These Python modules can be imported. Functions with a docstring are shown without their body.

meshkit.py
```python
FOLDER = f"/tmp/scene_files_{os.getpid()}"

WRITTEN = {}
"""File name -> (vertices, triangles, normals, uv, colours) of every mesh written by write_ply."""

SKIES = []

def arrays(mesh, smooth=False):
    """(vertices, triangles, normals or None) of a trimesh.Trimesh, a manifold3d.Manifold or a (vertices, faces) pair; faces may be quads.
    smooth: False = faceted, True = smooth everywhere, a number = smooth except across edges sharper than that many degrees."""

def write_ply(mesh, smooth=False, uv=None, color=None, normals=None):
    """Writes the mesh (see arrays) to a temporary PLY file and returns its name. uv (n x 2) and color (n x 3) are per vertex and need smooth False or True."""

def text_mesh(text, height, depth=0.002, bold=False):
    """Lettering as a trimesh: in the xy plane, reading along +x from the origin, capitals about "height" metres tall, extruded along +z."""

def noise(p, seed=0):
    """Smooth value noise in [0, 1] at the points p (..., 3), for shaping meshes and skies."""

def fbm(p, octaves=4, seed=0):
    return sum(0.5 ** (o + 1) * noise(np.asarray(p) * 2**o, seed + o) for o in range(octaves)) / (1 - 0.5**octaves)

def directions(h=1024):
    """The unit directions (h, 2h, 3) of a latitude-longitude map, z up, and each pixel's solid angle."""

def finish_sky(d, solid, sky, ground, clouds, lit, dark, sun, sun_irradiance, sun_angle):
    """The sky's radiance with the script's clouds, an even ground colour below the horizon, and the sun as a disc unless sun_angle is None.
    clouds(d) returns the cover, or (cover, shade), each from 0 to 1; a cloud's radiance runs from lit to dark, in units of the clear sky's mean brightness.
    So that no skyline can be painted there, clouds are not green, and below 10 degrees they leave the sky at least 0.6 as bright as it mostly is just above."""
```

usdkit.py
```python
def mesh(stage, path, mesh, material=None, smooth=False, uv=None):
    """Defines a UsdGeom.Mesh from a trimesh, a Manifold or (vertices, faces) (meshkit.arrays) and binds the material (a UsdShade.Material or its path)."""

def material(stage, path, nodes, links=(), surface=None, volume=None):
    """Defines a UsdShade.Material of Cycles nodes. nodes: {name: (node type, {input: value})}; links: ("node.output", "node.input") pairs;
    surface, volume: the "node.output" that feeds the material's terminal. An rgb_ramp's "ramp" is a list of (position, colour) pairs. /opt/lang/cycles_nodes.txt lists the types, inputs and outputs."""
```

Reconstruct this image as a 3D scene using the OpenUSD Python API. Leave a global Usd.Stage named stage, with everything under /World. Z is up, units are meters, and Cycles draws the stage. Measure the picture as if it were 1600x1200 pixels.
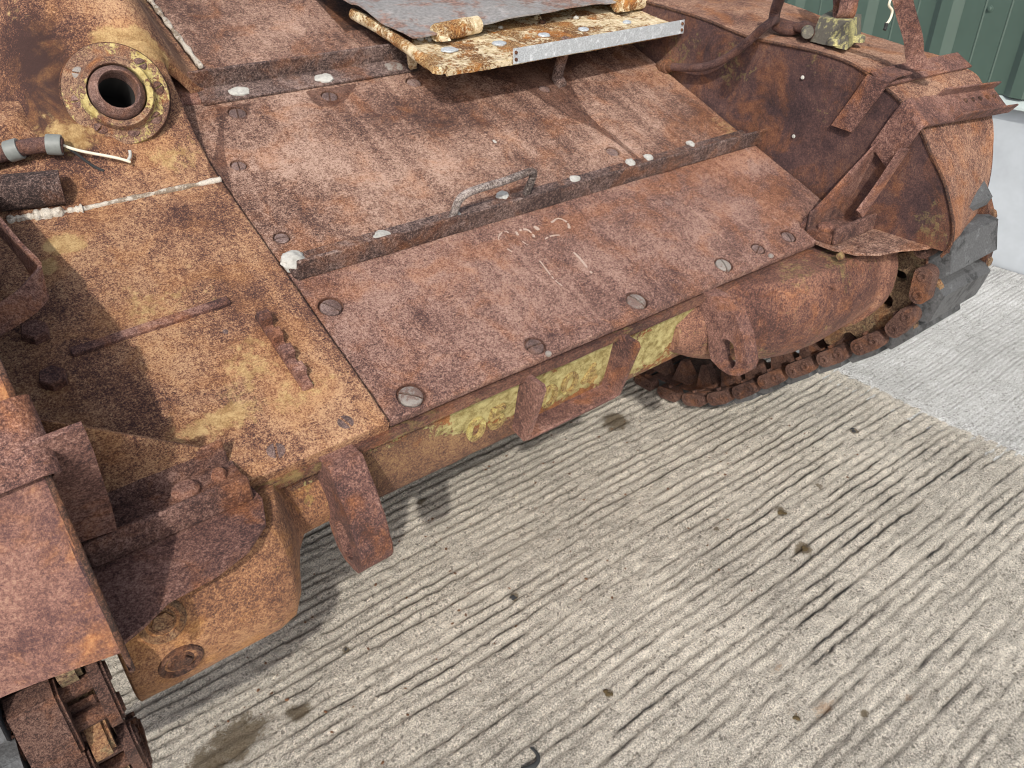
import math, random
import numpy as np
import trimesh
import manifold3d as m3
import shapely
from shapely.geometry import Polygon, Point, LineString
import usdkit, meshkit
from pxr import Usd, UsdGeom, UsdLux, UsdShade, Gf, Sdf, Vt

random.seed(7)
RNG = np.random.default_rng(7)
stage = Usd.Stage.CreateInMemory()
UsdGeom.SetStageUpAxis(stage, UsdGeom.Tokens.z)
UsdGeom.SetStageMetersPerUnit(stage, 1.0)
UsdGeom.Xform.Define(stage, '/World')
UsdGeom.Scope.Define(stage, '/World/Looks')

# ------------------------------------------------------------------ camera, sky, sun, exposure
FPX = 1215.46                       # focal length in photograph pixels (1600 wide)
RM = np.array([[0.79004814, -0.61291443, -0.01264281],
               [-0.34325058, -0.4251754, -0.83749921],
               [0.50793994, 0.66600434, -0.54629226]])    # rows: image right, image down, view direction
H = 1.87
CAM = np.array([0.0, 0.0, H])
cam = UsdGeom.Camera.Define(stage, '/World/camera')
cam.CreateProjectionAttr('perspective')
cam.CreateHorizontalApertureAttr(36.0)
cam.CreateVerticalApertureAttr(27.0)
cam.CreateFocalLengthAttr(FPX / 1600 * 36.0)
cam.CreateClippingRangeAttr(Gf.Vec2f(0.02, 2000))
cam.CreateExposureAttr(0.53)
mt = Gf.Matrix4d(1.0)
for i, row in enumerate((RM[0], -RM[1], -RM[2])):
    mt.SetRow(i, Gf.Vec4d(*map(float, row), 0))
mt.SetRow(3, Gf.Vec4d(0, 0, H, 1))
cam.AddTransformOp().Set(mt)

SUN = np.array([-0.48, -0.62, 0.64]); SUN /= np.linalg.norm(SUN)
EL, ROT = math.asin(SUN[2]), math.atan2(SUN[0], SUN[1])
sky_mat = usdkit.material(stage, '/World/Looks/sky', {
    't': ('sky_texture', {'sky_type': 'single_scattering', 'sun_disc': False, 'sun_elevation': EL, 'sun_rotation': ROT,
                          'air_density': 1.0, 'aerosol_density': 2.5}),
    'h': ('hsv', {'saturation': 0.55, 'value': 1.0}),
    'b': ('background_shader', {'strength': 0.15})},
    [('t.color', 'h.color'), ('h.color', 'b.color')], surface='b.background')
dome = UsdLux.DomeLight.Define(stage, '/World/sky')
UsdShade.MaterialBindingAPI.Apply(dome.GetPrim()).Bind(sky_mat)
dome.GetPrim().SetCustomDataByKey('kind', 'structure')
dome.GetPrim().SetCustomDataByKey('label', 'bright hazy daylight sky over the yard')
sun = UsdLux.DistantLight.Define(stage, '/World/sun')
sun.CreateIntensityAttr(0.62); sun.CreateAngleAttr(1.0); sun.CreateNormalizeAttr(True)
sun.CreateColorAttr(Gf.Vec3f(1.0, 0.95, 0.87))
zx = SUN; xx = np.cross([0, 0, 1.0], zx); xx /= np.linalg.norm(xx); yx = np.cross(zx, xx)
ms = Gf.Matrix4d(1.0)
for i, row in enumerate((xx, yx, zx)):
    ms.SetRow(i, Gf.Vec4d(*map(float, row), 0))
sun.AddTransformOp().Set(ms)

# ------------------------------------------------------------------ measuring: points on real planes
TH = math.radians(22)
CT, ST = math.cos(TH), math.sin(TH)
NY, NZ = 1.1, 1.002                  # nose edge of the sloping front
GN = np.array([0, -ST, CT]); GP = np.array([0, NY, NZ]); GS_ = np.array([0, CT, ST]); EX = np.array([1.0, 0, 0])
XR, XL = 2.127, -0.005               # inner faces of the two fenders

def ray(u, v):
    return RM.T @ np.array([(u - 800) / FPX, (v - 600) / FPX, 1.0])
def onplane(u, v, p, n):
    d = ray(u, v)
    return CAM + d * (((np.asarray(p, float) - CAM) @ n) / (d @ n))
def G(u, v, h=0.0): return onplane(u, v, GP + GN * h, GN)
def PX(u, v, x): return onplane(u, v, [x, 0, 0], EX)
def PY(u, v, y): return onplane(u, v, [0, y, 0], np.array([0, 1.0, 0]))
def PZ(u, v, z): return onplane(u, v, [0, 0, z], np.array([0, 0, 1.0]))
def xs(u, v, h=0.0):
    p = G(u, v, h)
    return np.array([p[0], (p[1] + h * ST - NY) / CT])
def L(x, s, h=0.0): return GP + EX * x + GS_ * s + GN * h
def mpp(p): return float(RM[2] @ (np.asarray(p) - CAM)) / FPX        # metres per photo pixel there
GF = np.eye(4); GF[:3, 0], GF[:3, 1], GF[:3, 2], GF[:3, 3] = EX, GS_, GN, GP

def frame(o, ex, ey, ez):
    m = np.eye(4); m[:3, 0], m[:3, 1], m[:3, 2], m[:3, 3] = ex, ey, ez, o
    return m
def basis(n, hint=(1.0, 0.0, 0.0)):
    n = np.asarray(n, float) / np.linalg.norm(n)
    ex = np.asarray(hint, float) - n * np.dot(hint, n)
    ex /= np.linalg.norm(ex)
    return ex, np.cross(n, ex), n

# ------------------------------------------------------------------ mesh helpers
def sstep(a, b, x):
    t = np.clip((x - a) / (b - a), 0, 1)
    return t * t * (3 - 2 * t)
def T(mesh, m):
    mesh = mesh.copy(); mesh.apply_transform(m); return mesh
def cat(*ms): return trimesh.util.concatenate([x for x in ms])
def cbox(x0, x1, y0, y1, z0, z1, b=0.003):
    b = min(b, (x1 - x0) * .45, (y1 - y0) * .45, (z1 - z0) * .45)
    pts = []
    for sx in (0, 1):
        for sy in (0, 1):
            for sz in (0, 1):
                c = np.array([x1 if sx else x0, y1 if sy else y0, z1 if sz else z0])
                d = np.array([-b if sx else b, -b if sy else b, -b if sz else b])
                for k in range(3):
                    q = c + d; q[k] = c[k]; pts.append(q)
    return trimesh.convex.convex_hull(np.array(pts))
def hull(pts): return trimesh.convex.convex_hull(np.asarray(pts, float))
def prism(poly, depth, m, b=0.0):
    """polygon in the xy of frame m, extruded depth along its z"""
    if not isinstance(poly, Polygon): poly = Polygon(poly)
    if not poly.is_valid: poly = poly.buffer(0)
    if b > 0:
        inner = poly.buffer(-b)
        cs = lambda p: m3.CrossSection([np.array(p.exterior.coords)[:-1]] + [np.array(r.coords)[:-1] for r in p.interiors], m3.FillRule.EvenOdd)
        a = m3.Manifold.extrude(cs(poly), depth - b)
        c = m3.Manifold.extrude(cs(inner), depth)
        return T(tm(a + c), m)
    return T(trimesh.creation.extrude_polygon(poly, depth, engine='earcut'), m)
def mani(t):
    t = t.copy(); t.merge_vertices()
    return m3.Manifold(m3.Mesh(np.asarray(t.vertices, np.float32), np.asarray(t.faces, np.uint32)))
def tm(m):
    q = m.to_mesh()
    return trimesh.Trimesh(q.vert_properties[:, :3], q.tri_verts, process=False)
def vnormals(v, f):
    n = np.zeros_like(v); fn = np.cross(v[f[:, 1]] - v[f[:, 0]], v[f[:, 2]] - v[f[:, 0]])
    for k in range(3): np.add.at(n, f[:, k], fn)
    return n / np.maximum(np.linalg.norm(n, axis=1, keepdims=True), 1e-12)
def rough(t, size=0.01, amp=0.001, freq=20, seed=1, octaves=3):
    """refined and made slightly uneven, as old steel is"""
    mm = mani(t)
    if mm.num_vert() == 0: return t
    t = tm(mm.refine_to_length(size))
    v = np.array(t.vertices); n = vnormals(v, t.faces)
    d = (meshkit.fbm(v * freq, octaves, seed) - .5) * 2 * amp
    t.vertices = v + n * d[:, None]
    return t
def tube(path, r, sides=10, closed=False, taper=None):
    p = np.asarray(path, float); k = len(p)
    tg = np.gradient(p, axis=0); tg /= np.linalg.norm(tg, axis=1, keepdims=True)
    up = np.array([0, 0, 1.0]) if abs(tg[0][2]) < .9 else np.array([1.0, 0, 0])
    a = np.cross(tg[0], up); a /= np.linalg.norm(a)
    rings = []
    for i in range(k):
        a = a - tg[i] * (a @ tg[i]); a /= np.linalg.norm(a); b = np.cross(tg[i], a)
        an = np.linspace(0, 2 * np.pi, sides, endpoint=False)
        rr = r if taper is None else r * taper[i]
        rings.append(p[i] + rr * (np.cos(an)[:, None] * a + np.sin(an)[:, None] * b))
    v = np.vstack(rings + [p[:1], p[-1:]]); f = []
    for i in range(k - 1):
        for j in range(sides):
            q, w = i * sides + j, i * sides + (j + 1) % sides
            f += [[q, w, w + sides], [q, w + sides, q + sides]]
    for j in range(sides):
        f += [[k * sides, (j + 1) % sides, j], [k * sides + 1, (k - 1) * sides + j, (k - 1) * sides + (j + 1) % sides]]
    t = trimesh.Trimesh(v, f, process=False); t.fix_normals(); return t
def spline(pts, n=40):
    from scipy.interpolate import CubicSpline
    p = np.asarray(pts, float); d = np.r_[0, np.cumsum(np.linalg.norm(np.diff(p, axis=0), axis=1))]
    return CubicSpline(d, p)(np.linspace(0, d[-1], n))
def lathe(profile, m, sections=48):
    t = trimesh.creation.revolve(np.asarray(profile, float), sections=sections)
    t.fix_normals()
    return T(t, m)
def sheet(grid, thick, down):
    """grid (n, m, 3) of points -> closed sheet with the thickness along down (n,m,3) or (3,)"""
    g = np.asarray(grid, float); n, m = g.shape[:2]
    d = np.broadcast_to(np.asarray(down, float), g.shape)
    v = np.vstack([g.reshape(-1, 3), (g + d * thick).reshape(-1, 3)]); N = n * m
    idx = np.arange(N).reshape(n, m); f = []
    a, b, c, e = idx[:-1, :-1].ravel(), idx[1:, :-1].ravel(), idx[1:, 1:].ravel(), idx[:-1, 1:].ravel()
    top = np.vstack([np.c_[a, b, c], np.c_[a, c, e]])
    rim = np.r_[idx[0, :], idx[1:, -1], idx[-1, -2::-1], idx[-2:0:-1, 0]]
    r2 = np.roll(rim, -1)
    side = np.vstack([np.c_[rim, r2, r2 + N], np.c_[rim, r2 + N, rim + N]])
    f = np.vstack([top, top[:, ::-1] + N, side])
    t = trimesh.Trimesh(v, f, process=False); t.fix_normals(); return t
def ribbon(path, width_dir, w, thick, normal):
    """flat bar along a path: width w along width_dir, thickness along normal (all per point or fixed)"""
    p = np.asarray(path, float); k = len(p)
    wd = np.broadcast_to(np.asarray(width_dir, float), (k, 3)); nn = np.broadcast_to(np.asarray(normal, float), (k, 3))
    g = np.stack([p - wd * w / 2, p + wd * w / 2], 1)
    return sheet(g, thick, -nn[:, None, :])

# ------------------------------------------------------------------ scene helpers
COUNT = {}
def numbered(parent, name):
    key = f'{parent}/{name}'; c = COUNT.get(key, 0); COUNT[key] = c + 1
    return key if c == 0 else f'{key}_{c:03d}'
def tag(prim, label=None, cat=None, group=None, kind=None):
    for k, v in (('label', label), ('category', cat), ('group', group), ('kind', kind)):
        if v: prim.SetCustomDataByKey(k, v)
    return prim
def obj(name, mesh, mat, parent='/World', smooth=35, mask=None, label=None, cat=None, group=None, kind=None):
    parent = parent if isinstance(parent, str) else str(parent.GetPath())
    path = numbered(parent, name)
    v, f, n = meshkit.arrays(mesh, smooth)
    m = usdkit.mesh(stage, path, (v, f), mat)
    if n is not None:
        m.CreateNormalsAttr(Vt.Vec3fArray.FromNumpy(n.astype(np.float32))); m.SetNormalsInterpolation('vertex')
    if mask is not None:
        UsdGeom.PrimvarsAPI(m).CreatePrimvar('mask', Sdf.ValueTypeNames.Color3fArray, 'vertex').Set(
            Vt.Vec3fArray.FromNumpy(np.asarray(mask(v), np.float32)))
    return tag(m.GetPrim(), label, cat, group, kind)
def thing(name, loc=(0, 0, 0), label=None, cat=None, group=None, kind=None):
    x = UsdGeom.Xform.Define(stage, numbered('/World', name))
    return tag(x.GetPrim(), label, cat, group, kind)

# ------------------------------------------------------------------ materials
class NG:
    def __init__(s): s.nodes, s.links = {}, []
    def n(s, kind, **kw):
        name = f'n{len(s.nodes)}'; vals = {}
        for k, v in kw.items():
            if isinstance(v, str) and v.startswith('@'): s.links.append((v[1:], f'{name}.{k}'))
            else: vals[k] = v
        s.nodes[name] = (kind, vals); return '@' + name
    def math(s, op, a, b=0.0, c=0.0): return s.n('math', math_type=op, value1=a, value2=b, value3=c) + '.value'
    def rng(s, v, a, b, c=0.0, d=1.0): return s.n('map_range', range_type='smoothstep', value=v, from_min=a, from_max=b, to_min=c, to_max=d) + '.result'
    def mix(s, fac, a, b, kind='mix'): return s.n('mix', mix_type=kind, fac=fac, color1=a, color2=b) + '.color'
    def noise(s, vec, scale, detail=3.0, rough=.6, dist=0.0): return s.n('noise_texture', vector=vec, scale=float(scale), detail=float(detail), roughness=rough, distortion=dist) + '.fac'
    def ramp(s, fac, stops): return s.n('rgb_ramp', fac=fac, ramp=stops) + '.color'
    def build(s, path, surface): return usdkit.material(stage, '/World/Looks/' + path, s.nodes, s.links, surface=surface[1:])

def rust(path, dark, mid, light, hi, orange=.5, ocol=((.16, .045, .012), (.42, .16, .04)), yellow=0.0, ycol=((.16, .12, .035), (.42, .36, .13)),
         ms=1.0, macro=.8, spec=1.0, bump=1.0, streak=.0, ye=1.0, wet_shade_dark=.72, roughness=.86, ythr=.56, shift=0.0, stretch=None):
    g = NG()
    pos = g.n('geometry') + '.position'
    if stretch: pos = g.n('mapping', vector=pos, scale=stretch) + '.vector'
    p2 = g.n('mapping', vector=pos, location=(3.7, 1.3, 8.1)) + '.vector'
    at = g.n('separate_color', color=g.n('attribute', attribute='mask') + '.color')
    aR, aG, aB = at + '.r', at + '.g', at + '.b'
    A = g.noise(pos, 4.5 * ms, 4, .6)
    B = g.noise(pos, 34 * ms, 6, .64, .4)
    C = g.noise(p2, 290 * ms, 4, .68)
    D = g.noise(pos, 720 * ms, 2, .6)
    t = g.math('multiply_add', A, 1.0 * macro, .5 - .5 * macro + shift)
    t = g.math('add', t, g.math('multiply_add', B, .42, -.21))
    t = g.math('add', t, g.math('multiply_add', g.noise(p2, 120 * ms, 5, .64), .85 * spec, -.425 * spec))
    t = g.math('add', t, g.math('multiply_add', C, 1.5 * spec, -.75 * spec))
    t = g.math('add', t, g.math('multiply_add', D, 1.0 * spec, -.5 * spec))
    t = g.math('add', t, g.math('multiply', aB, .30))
    if streak:
        sp = g.n('mapping', vector=pos, scale=(30.0, 2.6, 4.0)) + '.vector'
        t = g.math('add', t, g.math('multiply_add', g.noise(sp, 1.0, 4, .6), streak, -.5 * streak))
    col = g.ramp(t, [(0.0, tuple(.7 * c for c in dark)), (.30, dark), (.46, mid), (.60, light), (.82, hi), (1.0, hi)])
    # orange bloom
    fo = g.noise(p2, 9 * ms, 6, .66, .6)
    fo = g.math('add', fo, g.math('multiply', aR, .22))
    fo = g.rng(fo, .47, .68, 0.0, orange)
    oc = g.ramp(g.math('multiply_add', C, 1.6, g.math('multiply_add', B, .8, -.7)), [(.3, ocol[0]), (.75, ocol[1])])
    col = g.mix(fo, col, oc)
    # remains of yellow paint
    if yellow > 0:
        fy = g.math('add', g.math('multiply', g.noise(p2, 5.2 * ms, 5, .62, .3), .62), g.math('multiply', g.noise(pos, 58 * ms, 5, .7), .38))
        fy = g.math('add', fy, g.math('multiply', aR, .16))
        fy = g.rng(fy, ythr - .012 * ye, ythr + .022 * ye, 0.0, yellow)
        yc = g.ramp(g.math('multiply_add', B, 1.6, g.math('multiply_add', C, 1.0, -.8)), [(.25, ycol[0]), (.7, ycol[1])])
        col = g.mix(fy, col, yc)
    # damp or oily stains and painted hood shade (their own outline)
    w = g.rng(g.math('add', aG, g.math('multiply_add', B, .42, -.21)), .42, .58)
    col = g.mix(g.math('multiply', w, wet_shade_dark), col, g.mix(1.0, col, (.30, .22, .20), 'multiply'))
    hgt = g.math('add', g.math('multiply', C, .6), g.math('add', g.math('multiply', B, .6), g.math('multiply', D, .35)))
    if yellow > 0: hgt = g.math('add', hgt, g.math('multiply', fy, .35))
    bp = g.n('bump', height=hgt, strength=.75 * bump, distance=.0032) + '.normal'
    rgh = g.math('add', g.math('multiply', w, -.22), g.math('multiply_add', C, .25, roughness - .12))
    s = g.n('principled_bsdf', base_color=col, roughness=rgh, specular_ior_level=.32, normal=bp)
    return g.build(path, s + '.BSDF')

def flaky(path, base, spots, under, bscale=30, thr=.5, metallic=0.0, roughness=.6, spotmix=.9, bump=.6):
    """paint, zinc or bare metal over dirt: base with worn patches of under and fine spots"""
    g = NG(); pos = g.n('geometry') + '.position'
    A = g.noise(pos, bscale * .3, 5, .65, .4); B = g.noise(pos, bscale * 2.2, 6, .7); C = g.noise(pos, bscale * 11, 3, .6)
    at = g.n('separate_color', color=g.n('attribute', attribute='mask') + '.color')
    f = g.math('add', g.math('multiply', A, .55), g.math('add', g.math('multiply', B, .45), g.math('multiply', at + '.r', .2)))
    f = g.rng(f, thr - .03, thr + .04, 0.0, spotmix)
    bc = g.mix(g.rng(C, .3, .7), base, tuple(c * .62 for c in base))
    bc = g.mix(g.rng(B, .52, .68), bc, spots)
    uc = g.mix(g.rng(C, .35, .65), under, tuple(c * .4 for c in under))
    col = g.mix(f, bc, uc)
    bp = g.n('bump', height=g.math('add', g.math('multiply', f, -.5), g.math('add', B, g.math('multiply', C, .3))), strength=bump, distance=.002) + '.normal'
    s = g.n('principled_bsdf', base_color=col, metallic=metallic, roughness=g.math('multiply_add', B, .4, roughness - .2), normal=bp)
    return g.build(path, s + '.BSDF')

def plain(path, col, roughness=.7, var=.25, scale=60, bump=.3, metallic=0.0, spec=.4):
    g = NG(); pos = g.n('geometry') + '.position'
    A = g.noise(pos, scale, 5, .65); B = g.noise(pos, scale * .12, 3, .6)
    f = g.math('add', g.math('multiply', A, .6), g.math('multiply', B, .4))
    c = g.ramp(f, [(.3, tuple(x * (1 - var) for x in col)), (.7, tuple(min(1, x * (1 + var)) for x in col))])
    bp = g.n('bump', height=A, strength=bump, distance=.002) + '.normal'
    s = g.n('principled_bsdf', base_color=c, roughness=roughness, metallic=metallic, normal=bp, specular_ior_level=spec)
    return g.build(path, s + '.BSDF')

PD, PM, PLt, PH = (.040, .021, .018), (.104, .052, .038), (.212, .118, .083), (.40, .272, .21)
M_glacis = rust('rust_plate', PD, PM, PLt, PH, orange=.30, yellow=.3, ythr=.66, ycol=((.26, .16, .07), (.48, .36, .18)), shift=.03, streak=.5)
M_cast = rust('rust_cast', (.050, .023, .019), (.130, .058, .037), (.245, .122, .070), (.42, .26, .145), orange=.34, ocol=((.20, .07, .025), (.44, .22, .08)), yellow=.7, ythr=.625, ycol=((.27, .16, .06), (.48, .345, .16)), shift=.04, streak=.4, ye=3.0)
M_lower = rust('rust_lower_plate', (.050, .026, .023), (.118, .058, .046), (.210, .115, .088), (.345, .225, .18), orange=.28, yellow=.0, ms=1.1, macro=.7, shift=.03, streak=.35)
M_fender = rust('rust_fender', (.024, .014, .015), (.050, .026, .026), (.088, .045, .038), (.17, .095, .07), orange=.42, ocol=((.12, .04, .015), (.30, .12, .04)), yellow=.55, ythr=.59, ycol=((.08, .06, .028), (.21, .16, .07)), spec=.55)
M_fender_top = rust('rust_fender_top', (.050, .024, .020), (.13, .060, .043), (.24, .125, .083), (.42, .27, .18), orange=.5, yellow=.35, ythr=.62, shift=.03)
M_bell = rust('rust_housing', (.038, .018, .016), (.095, .042, .032), (.17, .080, .055), (.30, .165, .105), orange=.35, yellow=.6, ythr=.565, ye=2.5, ycol=((.13, .095, .035), (.30, .235, .09)), bump=1.4, spec=.8)
M_bell_left = rust('rust_left_housing', (.075, .035, .024), (.17, .078, .042), (.29, .145, .075), (.40, .24, .12), orange=.5, ocol=((.22, .08, .02), (.44, .22, .06)), yellow=.45, ythr=.60, ycol=((.20, .14, .04), (.42, .31, .11)), spec=.75)
M_front_left = rust('rust_left_front', (.060, .030, .030), (.115, .055, .046), (.195, .098, .075), (.31, .18, .13), orange=.85, ocol=((.28, .10, .035), (.48, .23, .09)), spec=.55, macro=1.1)
M_yellow = rust('rust_yellow_paint', (.055, .028, .022), (.12, .058, .040), (.22, .11, .06), (.35, .22, .1), orange=.7, yellow=.95, ythr=.585, ycol=((.19, .145, .045), (.47, .415, .19)), ms=1.5, bump=1.8)
M_numeral = rust('yellow_numeral', (.10, .06, .03), (.20, .13, .05), (.30, .22, .08), (.40, .32, .13), orange=.4, yellow=.85, ythr=.53, ycol=((.26, .21, .06), (.50, .45, .18)))
M_handle = rust('worn_steel_bar', (.028, .020, .018), (.075, .056, .050), (.19, .155, .14), (.40, .35, .32), orange=.12, ms=1.3)
M_bar = rust('rust_bar', (.022, .014, .013), (.055, .034, .030), (.115, .073, .062), (.27, .20, .175), orange=.30, bump=1.2)
M_bracket = rust('rust_bracket', (.036, .019, .018), (.095, .045, .037), (.175, .088, .068), (.33, .20, .16), orange=.4, yellow=.12, ythr=.67, spec=.72)
M_rail = rust('rust_rail', (.026, .014, .013), (.068, .034, .028), (.13, .067, .052), (.26, .16, .13), orange=.3, spec=.8)
M_dark = rust('rust_dark', (.018, .010, .008), (.045, .022, .016), (.085, .042, .028), (.14, .075, .05), orange=.25)
M_track = rust('rust_track', (.022, .012, .010), (.060, .028, .021), (.105, .055, .042), (.17, .10, .075), orange=.3, ms=1.4, bump=1.4)
M_sprocket = rust('rust_sprocket', (.040, .022, .016), (.105, .060, .036), (.17, .11, .065), (.26, .18, .10), orange=.35, yellow=.5, ythr=.56, ycol=((.10, .08, .04), (.24, .20, .11)))
M_hatch = rust('rust_flaking_hatch', (.06, .022, .012), (.20, .075, .025), (.42, .23, .075), (.66, .52, .28), orange=.85, ocol=((.25, .06, .012), (.62, .27, .05)), yellow=.9, ythr=.50, ycol=((.46, .34, .18), (.80, .70, .50)), ms=1.7, bump=1.6, spec=1.3, shift=.0)
M_ring = rust('rust_ring_flange', (.050, .026, .022), (.14, .07, .05), (.28, .16, .10), (.42, .30, .18), orange=.6, yellow=.92, ythr=.515, ycol=((.30, .22, .07), (.55, .46, .20)), ms=2.2)
M_ball = rust('rust_ball', (.040, .022, .020), (.095, .052, .043), (.165, .095, .078), (.30, .20, .17), orange=.25, ms=1.6, spec=.8)
M_screw = rust('rust_screw', (.050, .032, .030), (.115, .074, .066), (.20, .135, .12), (.33, .25, .22), orange=.15, ms=2.0, spec=.7)
M_steel = flaky('worn_steel_screw', (.25, .22, .195), (.36, .335, .30), (.17, .10, .08), 60, .52)
M_grease = plain('white_sealant', (.38, .37, .34), .7, .4, 130, .8)
M_weld = flaky('pale_weld_bead', (.56, .50, .42), (.66, .64, .60), (.24, .17, .11), 40, .52, bump=1.0)
M_zinc = flaky('galvanised_sheet', (.50, .53, .55), (.62, .65, .67), (.26, .24, .22), 26, .66, metallic=.35, roughness=.5, bump=.3)
M_flap = flaky('weathered_grey_sheet', (.25, .235, .225), (.35, .34, .335), (.24, .135, .10), 9, .50, roughness=.62, bump=.3)
M_primer = flaky('grey_primer_yellow_flakes', (.115, .105, .085), (.17, .16, .13), (.55, .50, .22), 30, .535, roughness=.7)
M_yplug = plain('yellow_paint', (.55, .50, .24), .75, .3, 220, .8)
M_black = plain('dark_interior', (.010, .009, .008), .95, .3, 30, .2)
M_cable = rust('braided_cable', (.030, .016, .015), (.065, .034, .031), (.11, .058, .05), (.17, .10, .085), orange=.15, ms=2.0, bump=.8)
M_sleeve = plain('grey_plastic_sleeve', (.17, .18, .17), .5, .2, 90, .2)
M_wire = plain('cream_wire', (.62, .58, .46), .55, .15, 80, .2)
M_rubber = flaky('worn_rubber', (.080, .081, .084), (.145, .15, .155), (.030, .030, .031), 18, .52, roughness=.8, bump=1.0)
M_rubber_side = plain('black_rubber', (.022, .023, .024), .75, .4, 40, .8)
M_chalk = plain('chalk', (.37, .285, .235), .9, .2, 300, .3)
M_green = plain('green_coated_steel', (.052, .080, .065), .42, .10, 7, .03, 0.0, .5)
M_flash = plain('pale_drip_flashing', (.38, .43, .42), .45, .1, 20, .05)
M_plinth = plain('pale_concrete_wall', (.36, .385, .41), .85, .16, 5, .25)

# ------------------------------------------------------------------ ground
def concrete(path, base, groove, sand, stain, fine=1.0, warm=None):
    g = NG(); pos = g.n('geometry') + '.position'
    at = g.n('separate_color', color=g.n('attribute', attribute='mask') + '.color')
    A = g.noise(pos, 1.7, 4, .6); B = g.noise(pos, 16, 5, .65); C = g.noise(pos, 190 * fine, 4, .75); D = g.noise(pos, 420 * fine, 2, .7)
    V = g.n('voronoi_texture', vector=pos, scale=150.0) + '.color'
    vr = g.n('separate_color', color=V) + '.r'
    t = g.math('add', g.math('multiply_add', A, .6, .2), g.math('multiply_add', B, .7, -.35))
    t = g.math('add', t, g.math('multiply_add', C, 2.4, -1.2))
    t = g.math('add', t, g.math('multiply_add', D, 1.7, -.85))
    col = g.ramp(t, [(.16, tuple(.38 * c for c in base)), (.40, tuple(.80 * c for c in base)), (.58, tuple(1.06 * c for c in base)), (.80, tuple(min(.88, 1.6 * c) for c in base))])
    peb = g.math('greater_than', vr, .93)
    col = g.mix(g.math('multiply', peb, .45), col, sand)
    dk = g.math('less_than', vr, .045)
    col = g.mix(g.math('multiply', dk, .6), col, (.09, .075, .06))
    # dirt that lies in the grooves
    gd = g.math('multiply', at + '.b', g.rng(g.math('add', B, g.math('multiply_add', C, .8, -.4)), .30, .62))
    col = g.mix(g.math('multiply', gd, .75), col, groove)
    # stains
    w = g.rng(g.math('add', at + '.g', g.math('multiply', g.math('minimum', g.math('multiply', at + '.g', 4.0), 1.0), g.math('multiply_add', B, 1.4, g.math('multiply_add', C, 1.3, -1.35)))), .38, .60)
    col = g.mix(g.math('multiply', w, .85), col, stain)
    ru = g.rng(g.math('add', at + '.r', g.math('multiply_add', B, 1.1, g.math('multiply_add', C, .9, -1.0))), .42, .62)
    col = g.mix(g.math('multiply', ru, .6), col, (.30, .155, .065))
    hgt = g.math('add', g.math('multiply', C, 1.2), g.math('add', g.math('multiply', D, .8), g.math('multiply', B, .6)))
    bp = g.n('bump', height=hgt, strength=1.0, distance=.006) + '.normal'
    s = g.n('principled_bsdf', base_color=col, roughness=.93, specular_ior_level=.25, normal=bp)
    return g.build(path, s + '.BSDF')
M_slab = concrete('grooved_concrete', (.53, .485, .415), (.125, .11, .092), (.58, .52, .43), (.085, .058, .028))
M_slab2 = concrete('pale_concrete', (.58, .575, .55), (.17, .165, .155), (.60, .60, .57), (.2, .16, .11), fine=.9)
M_yard = concrete('yard_concrete', (.36, .335, .295), (.2, .18, .15), (.5, .45, .38), (.1, .07, .04))

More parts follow.
